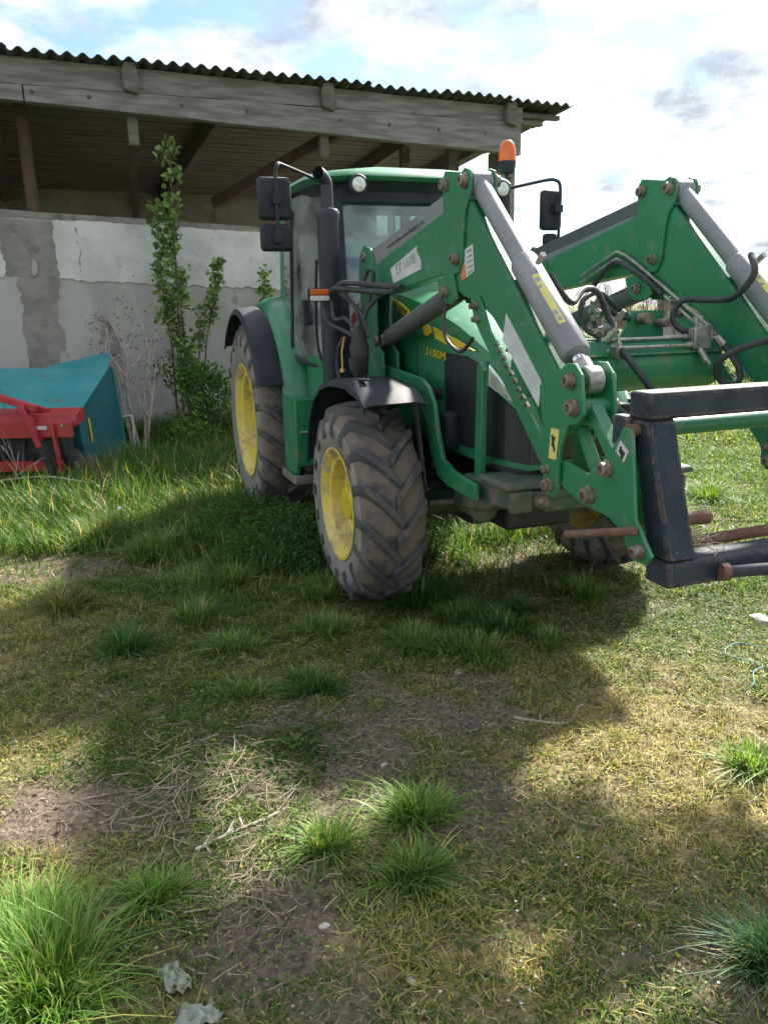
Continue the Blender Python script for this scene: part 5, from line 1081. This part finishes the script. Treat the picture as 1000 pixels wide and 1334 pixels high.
# straw and dead stalks
def stalks(name, x, y, ln, r, col, zoff=0.004, tilt=0.12):
    n = len(x); a = rng.random(n)*6.283; z = gh(x, y)+zoff+0.012*rng.random(n); tz = rng.normal(0, tilt, n)
    d = np.stack([np.cos(a), np.sin(a), tz], 1); s_ = np.stack([-np.sin(a), np.cos(a), 0*a], 1); P = np.stack([x, y, z], 1); L2 = (ln/2)[:, None]; r2 = np.broadcast_to(r, (n,))[:, None]; bend = rng.normal(0, .12, (n, 1))*ln[:, None]
    V = np.zeros((n, 9, 3), np.float32); up = np.array([0,0,1.0])
    for k, t in enumerate((-1, 0, 1)):
        c_ = P + d*L2*t + s_*(bend if t == 0 else 0); rr_ = r2*(1-0.25*(t == 1))
        V[:, 3*k] = c_-s_*rr_; V[:, 3*k+1] = c_+s_*rr_; V[:, 3*k+2] = c_+up*rr_*1.3
    per = np.array([0,1,4,3, 1,2,5,4, 2,0,3,5, 3,4,7,6, 4,5,8,7, 5,3,6,8]); LI = (np.arange(n)[:, None]*9+per[None]).reshape(-1).astype(np.int32)
    me = bpy.data.meshes.new(name); me.vertices.add(n*9); me.vertices.foreach_set('co', V.reshape(-1)); me.loops.add(len(LI)); me.loops.foreach_set('vertex_index', LI); me.polygons.add(n*6); me.polygons.foreach_set('loop_start', np.arange(n*6, dtype=np.int32)*4); me.update(calc_edges=True)
    C = np.ones((n, 9, 4), np.float32); C[:, :, :3] = col[:, None]; at = me.color_attributes.new('col', 'FLOAT_COLOR', 'POINT'); at.data.foreach_set('color', C.reshape(-1))
    o = bpy.data.objects.new(name, me); COL.objects.link(o); me.materials.append(LITTER); return o
LITTER = leafmat('dry_litter', 0.12, 0.8)
SC = [(.40,.33,.22),(.30,.25,.17),(.22,.18,.13),(.48,.42,.31)]
x, y = scatter(30000, 1.2, 5.0); n = len(x); tag(stalks('straw_litter', x, y, 0.012+0.05*rng.random(n)**2.2, 0.0009, pal(np.zeros(n), n, SC, DR)), kind='stuff')
def heap(cx_, cy_, rx, ry, n, l0, l1, r, name='dead_stalks', label=None):
    x = cx_+rng.normal(0, rx, n); y = cy_+rng.normal(0, ry, n); return tag(stalks(name, x, y, l0+(l1-l0)*rng.random(n), r, pal(np.zeros(n), n, SC, DR), 0.006, .10), kind='stuff')
heap(-.70,2.45,.16,.17,260,.05,.20,.0019); heap(-.42,1.95,.12,.16,190,.02,.10,.0016); heap(-.3,2.8,.35,.3,130,.02,.12,.0013); heap(.1,2.6,.55,.5,140,.02,.10,.0013); heap(.9,3.0,.6,.7,120,.02,.10,.0013); heap(-1.6,8.0,.5,.6,120,.1,.4,.003)
# soil crumbs
x, y = scatter(9000, 1.2, 4.5); kk = rng.random(len(x)) < bare(x, y); x, y = x[kk], y[kk]; b = MB(); rr = random.Random(8)
for px_, py_, pz_ in zip(x, y, gh(x, y)):
    q = rr.uniform(.0015,.006); b.add([(px_-q,py_,pz_),(px_,py_-q,pz_),(px_+q*rr.uniform(.6,1.2),py_,pz_),(px_,py_+q,pz_),(px_,py_,pz_+q*.9)], [(0,1,4),(1,2,4),(2,3,4),(3,0,4)])
tag(b.build('soil_crumbs', mat('soil_crumb', (.15,.115,.088), (.09,.068,.052), 60, .95), flat=True), kind='stuff')

x, y = scatter(45000, 1.2, 5.0); n = len(x); a = rng.random(n)*6.283
tag(leaves('leaf_litter', np.stack([x, y, gh(x, y)+0.002+0.008*rng.random(n)], 1), np.stack([np.cos(a), np.sin(a), 0.25*rng.normal(size=n)], 1), 0.004+0.012*rng.random(n)**2, 0.004+.004*rng.random(n), pal(np.zeros(n), n, [(.22,.17,.12),(.30,.26,.20),(.13,.10,.075),(.42,.37,.29)], DR, .3), LITTER), kind='stuff')
x, y = scatter(1500, 1.2, 4.6); kk = rng.random(len(x)) < bare(x, y)*1.1; x, y = x[kk], y[kk]; b = MB(); rr = random.Random(18)
for px_, py_, pz_ in zip(x, y, gh(x, y)):
    q = .005+.012*rr.random()**2; k6 = [(q*rr.uniform(.7,1.2)*math.cos(t), q*rr.uniform(.7,1.2)*math.sin(t)) for t in [i*1.047 for i in range(6)]]
    b.add([(px_+u, py_+v, pz_-.003) for u, v in k6]+[(px_+u*.6, py_+v*.6, pz_+q*rr.uniform(.4,.8)) for u, v in k6]+[(px_, py_, pz_+q*.8)], [(i,(i+1)%6,(i+1)%6+6,i+6) for i in range(6)]+[(i+6,(i+1)%6+6,12) for i in range(6)])
tag(b.build('soil_clods', MATS['soil_crumb'], flat=True), kind='stuff')
# sticks one can pick out
def stick(pts, r, label, m=DEADW, name='dry_stick', twigs=0):
    o0 = Vector((pts[0][0], pts[0][1], float(gh(pts[0][0], pts[0][1])))); q = [Vector((p[0]-o0.x, p[1]-o0.y, (p[2] if len(p) > 2 else 0.008)+float(gh(p[0], p[1]))-o0.z)) for p in pts]
    b = MB().tube(q, [r*(1-0.5*i/(len(q)-1)) for i in range(len(q))], 6, 3); rr = random.Random(len(label))
    for k in range(twigs):
        t = rr.random()*(len(q)-1.01); i = int(t); c_ = q[i].lerp(q[i+1], t-i); b.tube([c_, c_+Vector((rr.uniform(-.05,.05), rr.uniform(-.05,.05), rr.uniform(0,.02)))], r*.5, 5)
    o = b.build(name, m, None); o.location = o0; tag(o, label, 'stick', 'dry sticks lying in the yard'); return o
stick([(-.62,2.10),(-.52,2.19),(-.42,2.26),(-.36,2.32)], .006, 'grey dry stick lying right of the straw heap, pointing up right', twigs=5)
stick([(-.62,2.52),(-.60,2.66),(-.62,2.78)], .004, 'thin upright-pointing dry stick above the straw heap')
stick([(-.30,3.28),(-.31,3.42)], .004, 'short pale stick right of the low tussocks', twigs=0)
stick([(-2.5,4.35),(-2.25,4.30),(-2.02,4.28)], .006, 'long pale stick at the left edge by the bare path')
stick([(-1.70,4.95),(-1.5,4.78),(-1.35,4.55)], .005, 'pale bent stick lying below the bare path, left of the spiky tussock', twigs=3)
stick([(.62,4.42),(.80,4.56),(.84,4.58)], .006, 'short pale stick in the shade in front of the far front tyre')
stick([(.52,2.86),(.66,2.80),(.74,2.82),(.80,2.93)], .006, 'pale forked stick at the edge of the tractor shadow', twigs=3)
stick([(1.05,3.38),(1.14,3.46),(1.18,3.50)], .005, 'short pale stick on yellow turf right of the shadow')
stick([(.08,5.05),(.35,4.95),(.55,4.85)], .010, 'thick brown stick lying under the tractor front', WOODB)
stick([(.62,1.52),(.78,1.42),(.92,1.36)], .003, 'thin straw-coloured stalk lying at the bottom right', STRAW)
stick([(.53,2.3),(.60,2.2),(.68,2.16)], .003, 'thin curved stalk lying on dry turf beside the upper centre tussock', STRAW)
stick([(1.9,4.3),(2.3,4.55),(2.8,4.65)], .018, 'thick weathered branch on the ground under the black frame', WOOD)
stick([(2.3,5.8),(2.8,5.75),(3.3,5.6)], .012, 'brown stick lying in bright grass behind the black frame', WOODB)
# stones
def stone(x, y, r, label, m=STONE):
    rr = random.Random(int(x*1000)); bm = bmesh.new(); bmesh.ops.create_icosphere(bm, subdivisions=2, radius=r)
    for v in bm.verts: v.co = Vector((v.co.x*1.3, v.co.y*.9, v.co.z*.6))*(1+rr.uniform(-.16,.16))
    me = bpy.data.meshes.new('stone'); bm.to_mesh(me); bm.free(); o = bpy.data.objects.new('stone', me); COL.objects.link(o); me.materials.append(m); o.location = (x, y, float(gh(x, y))+r*.15); o.rotation_euler[2] = rr.random()*6
    tag(o, label, 'stone', 'pale stones on the ground')
stone(.045,1.60,.016,'pale flat stone at the bottom centre, nearest the camera'); stone(.06,1.66,.013,'pale stone just above the nearest flat stone'); stone(-.19,1.78,.013,'small pale stone on bare soil left of the bottom centre'); stone(.33,3.3,.02,'grey stone in the tractor shadow below the wide tussock'); stone(-.02,2.55,.012,'small stone on bare soil above the centre tussock'); stone(2.0,3.85,.05,'flat pale stone at the right edge under the black tine')
# scraps
def rag(name, cx_, cy_, rx, ry, rot, label, cat, m, hz=0.02, n=16, seed=1):
    V = []; rr_ = np.random.default_rng(seed)
    for i in range(n):
        row = []
        for j in range(n):
            u, v = 2*i/(n-1)-1, 2*j/(n-1)-1; k = 1-0.25*abs(u*v); u2 = u*k*(1+.14*math.sin(5*v+seed)); v2 = v*k*(1+.18*math.sin(4*u+2*seed))
            X = u2*rx*math.cos(rot)-v2*ry*math.sin(rot); Y = u2*rx*math.sin(rot)+v2*ry*math.cos(rot)
            row.append((X, Y, float(gh(cx_+X, cy_+Y))+0.008+hz*abs(float(fbm(np.array(u*2.2+seed), np.array(v*2.2), seed))-.2)*(1-.3*max(abs(u),abs(v)))*2+0.006*math.sin(9*u+6*v)))
        V.append(row)
    o = MB().sheet(V).build(name, m, None, solid=0.0012, angle=60); o.location = (cx_, cy_, 0); tag(o, label, cat); return o
rag('plastic_scrap', -.475,1.495,.055,.042,.4,'crumpled pale sheet scrap at the bottom left, nearer piece','scrap',RAG,.03,seed=2)
rag('plastic_scrap', -.56,1.61,.055,.032,2.3,'soiled greenish sheet scrap half buried behind the nearer piece','scrap',RAG,.02,seed=5)
rag('paper_scrap', .93,1.73,.03,.008,2.6,'small white paper shred at the right in the grass','scrap',WPAINT,.012,8,3)
tag(MB().tube([(1.52,3.15,float(gh(1.52,3.15))+.01),(1.60,3.08,.02),(1.66,3.2,.025),(1.74,3.28,.02),(1.62,3.4,.02),(1.72,3.5,.03),(1.85,3.45,.02)], 0.002, 5, 3).build('twine', TWINE, None), 'pale blue baling twine looped on the turf at the right edge', 'twine')
# dandelion clock
DC_ = tag(empty('dandelion', (-1.97,5.6,0)), 'white dandelion seed head standing in the grass on the left', 'dandelion')
MB().tube([(0,0,0),(0.01,0,.12),(0.0,0,.24)], .0025, 5).build('stem', LEAFSTEM, DC_)
bm = bmesh.new(); bmesh.ops.create_icosphere(bm, subdivisions=2, radius=.017); me = bpy.data.meshes.new('seed_head'); bm.to_mesh(me); bm.free(); o = bpy.data.objects.new('seed_head', me); COL.objects.link(o); me.materials.append(WPAINT); o.parent = DC_; o.location = (0,0,.25)
# white flower specks in the foreground
x = rng.uniform(.0,.9,22); y = 1.45+.6*rng.random(22)**.7; b = MB(); rr = random.Random(4)
for px_, py_ in zip(x, y):
    z0 = float(gh(px_, py_))+rr.uniform(.02,.05)
    for k in range(4):
        t = k*1.57; b.add([(px_,py_,z0),(px_+.004*math.cos(t),py_+.004*math.sin(t),z0+.001),(px_+.004*math.cos(t+1),py_+.004*math.sin(t+1),z0+.001)], [(0,1,2)])
tag(b.build('tiny_flowers', WPAINT, flat=True), kind='stuff')

# poplar saplings
def sapling(x, y, stems, label, col, nleaf=55, size=0.065, name='poplar_sapling'):
    o = empty(name, (x, y, 0)); rr = random.Random(len(label)); b = MB(); P = []; D = []
    for (bx, by, tx_, ty_, h_, spread, z0) in stems:
        pts = [Vector((bx+(tx_-bx)*t+rr.uniform(-.02,.02), by+(ty_-by)*t, h_*t)) for t in np.linspace(0, 1, 8)]; b.tube(pts, [0.017*(1-.85*i/7)+.002 for i in range(8)], 6, 3)
        nb_ = int(h_*9)
        for k in range(nb_):
            t = z0/h_ + (1-z0/h_)*(k+rr.random())/nb_; i = min(int(t*7), 6); q = pts[i].lerp(pts[i+1], t*7-i); a = rr.random()*6.283; ln = spread*(1.15-0.75*t)*rr.uniform(.5,1.2); e_ = q+Vector((math.cos(a)*ln*.6, math.sin(a)*ln*.6, ln*1.05))
            mid = q.lerp(e_, .5)+Vector((math.cos(a),math.sin(a),0))*ln*.06; b.tube([q, mid, e_], [.005,.0035,.0015], 4)
            for m_i in range(int(6+ln*nleaf)):
                u = rr.uniform(.15,1.05); c_ = q.lerp(e_, u); P.append(c_+Vector((rr.gauss(0,.03), rr.gauss(0,.03), rr.gauss(0,.03)))); D.append((rr.gauss(0,1), rr.gauss(0,1), rr.gauss(-.35,.6)))
        for k in range(26): c_ = pts[-1]+Vector((rr.gauss(0,.03), rr.gauss(0,.03), rr.uniform(-.35,.02))); P.append(c_); D.append((rr.gauss(0,1), rr.gauss(0,1), rr.gauss(.2,.6)))
    b.build('trunk', BARK, o); n = len(P); s_ = size*(0.55+0.6*rng.random(n))
    c_ = leaves('crown', np.array([tuple(p) for p in P]), np.array(D), s_, s_*0.85, pal(np.zeros(n), n, col, DR, .3), LEAFT, o); c_['kind'] = 'stuff'
    tag(o, label, 'sapling'); return o
PC = [(.22,.33,.10),(.17,.28,.08),(.30,.40,.15),(.11,.20,.06)]
sapling(-2.62, 10.2, [(0,0,.12,0,3.62,.44,.5),(.1,.05,.02,.1,2.9,.30,.5),(.12,-.1,.62,0,2.30,.17,1.5),(.05,.0,.40,-.1,1.7,.26,.4),(-.05,.05,-.14,0,2.9,.20,1.5)], 'tall young poplar with pale green leaves in front of the whitewashed wall', PC, 58, .080)
sapling(-1.52, 10.5, [(0,0,.02,0,2.15,.2,.6),(.05,0,.1,0,1.9,.2,.6)], 'small poplar sapling whose top shows above the rear fender', PC, 60, .075)
# leafy bush at the foot of the poplar
def bush(x, y, r, h, n, label, col, ln=.05):
    o = empty('leafy_bush', (x, y, 0)); c0 = np.stack([rng.normal(0, r*.5, 26), rng.normal(0, r*.35, 26), h*rng.random(26)**.8], 1); i = rng.integers(0, 26, n); P = c0[i]+rng.normal(0, .085, (n, 3)); P[:, 2] = np.abs(P[:, 2]); D = rng.normal(0, 1, (n, 3)); D[:, 2] -= .2
    b = MB(); rr = random.Random(n)
    for c_ in c0: b.tube([(c_[0]*.15, c_[1]*.15, 0), (c_[0]*.7, c_[1]*.7, c_[2]*.6), tuple(c_)], .005, 4)
    b.build('stems', BARK, o); f_ = leaves('foliage', P, D, ln*(.6+.6*rng.random(n)), ln*.6, pal(np.zeros(n), n, col, DR, .3), LEAFT, o); f_['kind'] = 'stuff'; tag(o, label, 'bush')
bush(-2.38, 9.95, .50, 1.0, 1700, 'green bush with small pointed leaves at the foot of the poplar', [(.07,.17,.03),(.12,.24,.04),(.05,.12,.025)], .06)
bush(-2.30, 9.4, .28, .42, 700, 'low yellow-green bush in front of the leafy bush', [(.16,.24,.04),(.13,.21,.035)], .055)
# dead shrub
DS = tag(empty('dead_shrub', (-2.98, 9.35, 0)), 'leafless shrub with bleached pale branches between the seed drill and the poplar', 'shrub'); b = MB(); rr = random.Random(21); TP = []
for (bx, dx_, dy_, h_, r_) in ((-.06,-.05,.0,1.0,.021),(.02,-.02,.05,1.25,.020),(.10,.32,.05,1.15,.021),(-.12,-.55,.1,.95,.016),(.06,.05,.1,.95,.018),(-.02,-.35,.05,1.15,.015),(.08,.12,-.05,.85,.015)):
    TP += branchy(b, (bx, 0, 0), (dx_*1.0, dy_, 1), h_*0.95, r_*0.85, 3, rr, .55, 5, .2, 2)
b.build('branches', DEADW, DS)
P = np.array([tuple(p) for p, d_ in TP if rr.random() < .6]); P = np.repeat(P, 3, 0)+rng.normal(0, .02, (3*len(P), 3)); n = len(P)
leaves('withered_leaves', P, rng.normal(0, 1, (n, 3)), .045, .016, pal(np.zeros(n), n, [(.13,.10,.08),(.09,.07,.06)], DR), LEAFT, DS)
PP = tag(MB().tube([(0,0,0),(0.0,0,.42),(-.02,0,.46),(-.10,0,.45)], .012, 8, 4).build('bent_pipe', WPAINT, None), 'white bent pipe sticking up beside the right end of the seed drill', 'pipe'); PP.location = (-3.02, 9.35, 0)
# dry bramble at the left edge, dead stalk
BR = tag(empty('dry_bramble', (-3.55, 7.0, 0)), 'tangle of dry grey bramble stems at the left edge in front of the seed drill', 'bramble'); b = MB()
for k in range(8): branchy(b, (rr.uniform(-.5,.1), rr.uniform(-.2,.2), 0), (rr.uniform(-1,1), rr.uniform(-.4,.4), rr.uniform(.4,1.3)), rr.uniform(.4,.75), .006, 2, rr, .8, 4, -.05, 3)
b.tube([(-.5,-.1,.10),(0,-.12,.20),(.45,-.1,.24),(.75,-.12,.20),(.92,-.1,.16)], .008, 6, 3); b.build('stems', DEADW, BR)
DT = tag(empty('dead_weed', (-2.45, 6.6, 0)), 'brown withered weed stalk standing in long grass below the seed drill', 'weed'); b = MB()
for k in range(6): branchy(b, (rr.uniform(-.06,.06), rr.uniform(-.05,.05), 0), (rr.uniform(-.4,.4), rr.uniform(-.3,.3), 1), .34, .005, 2, rr, .6, 4, 0, 3)
b.build('stems', WOODB, DT)
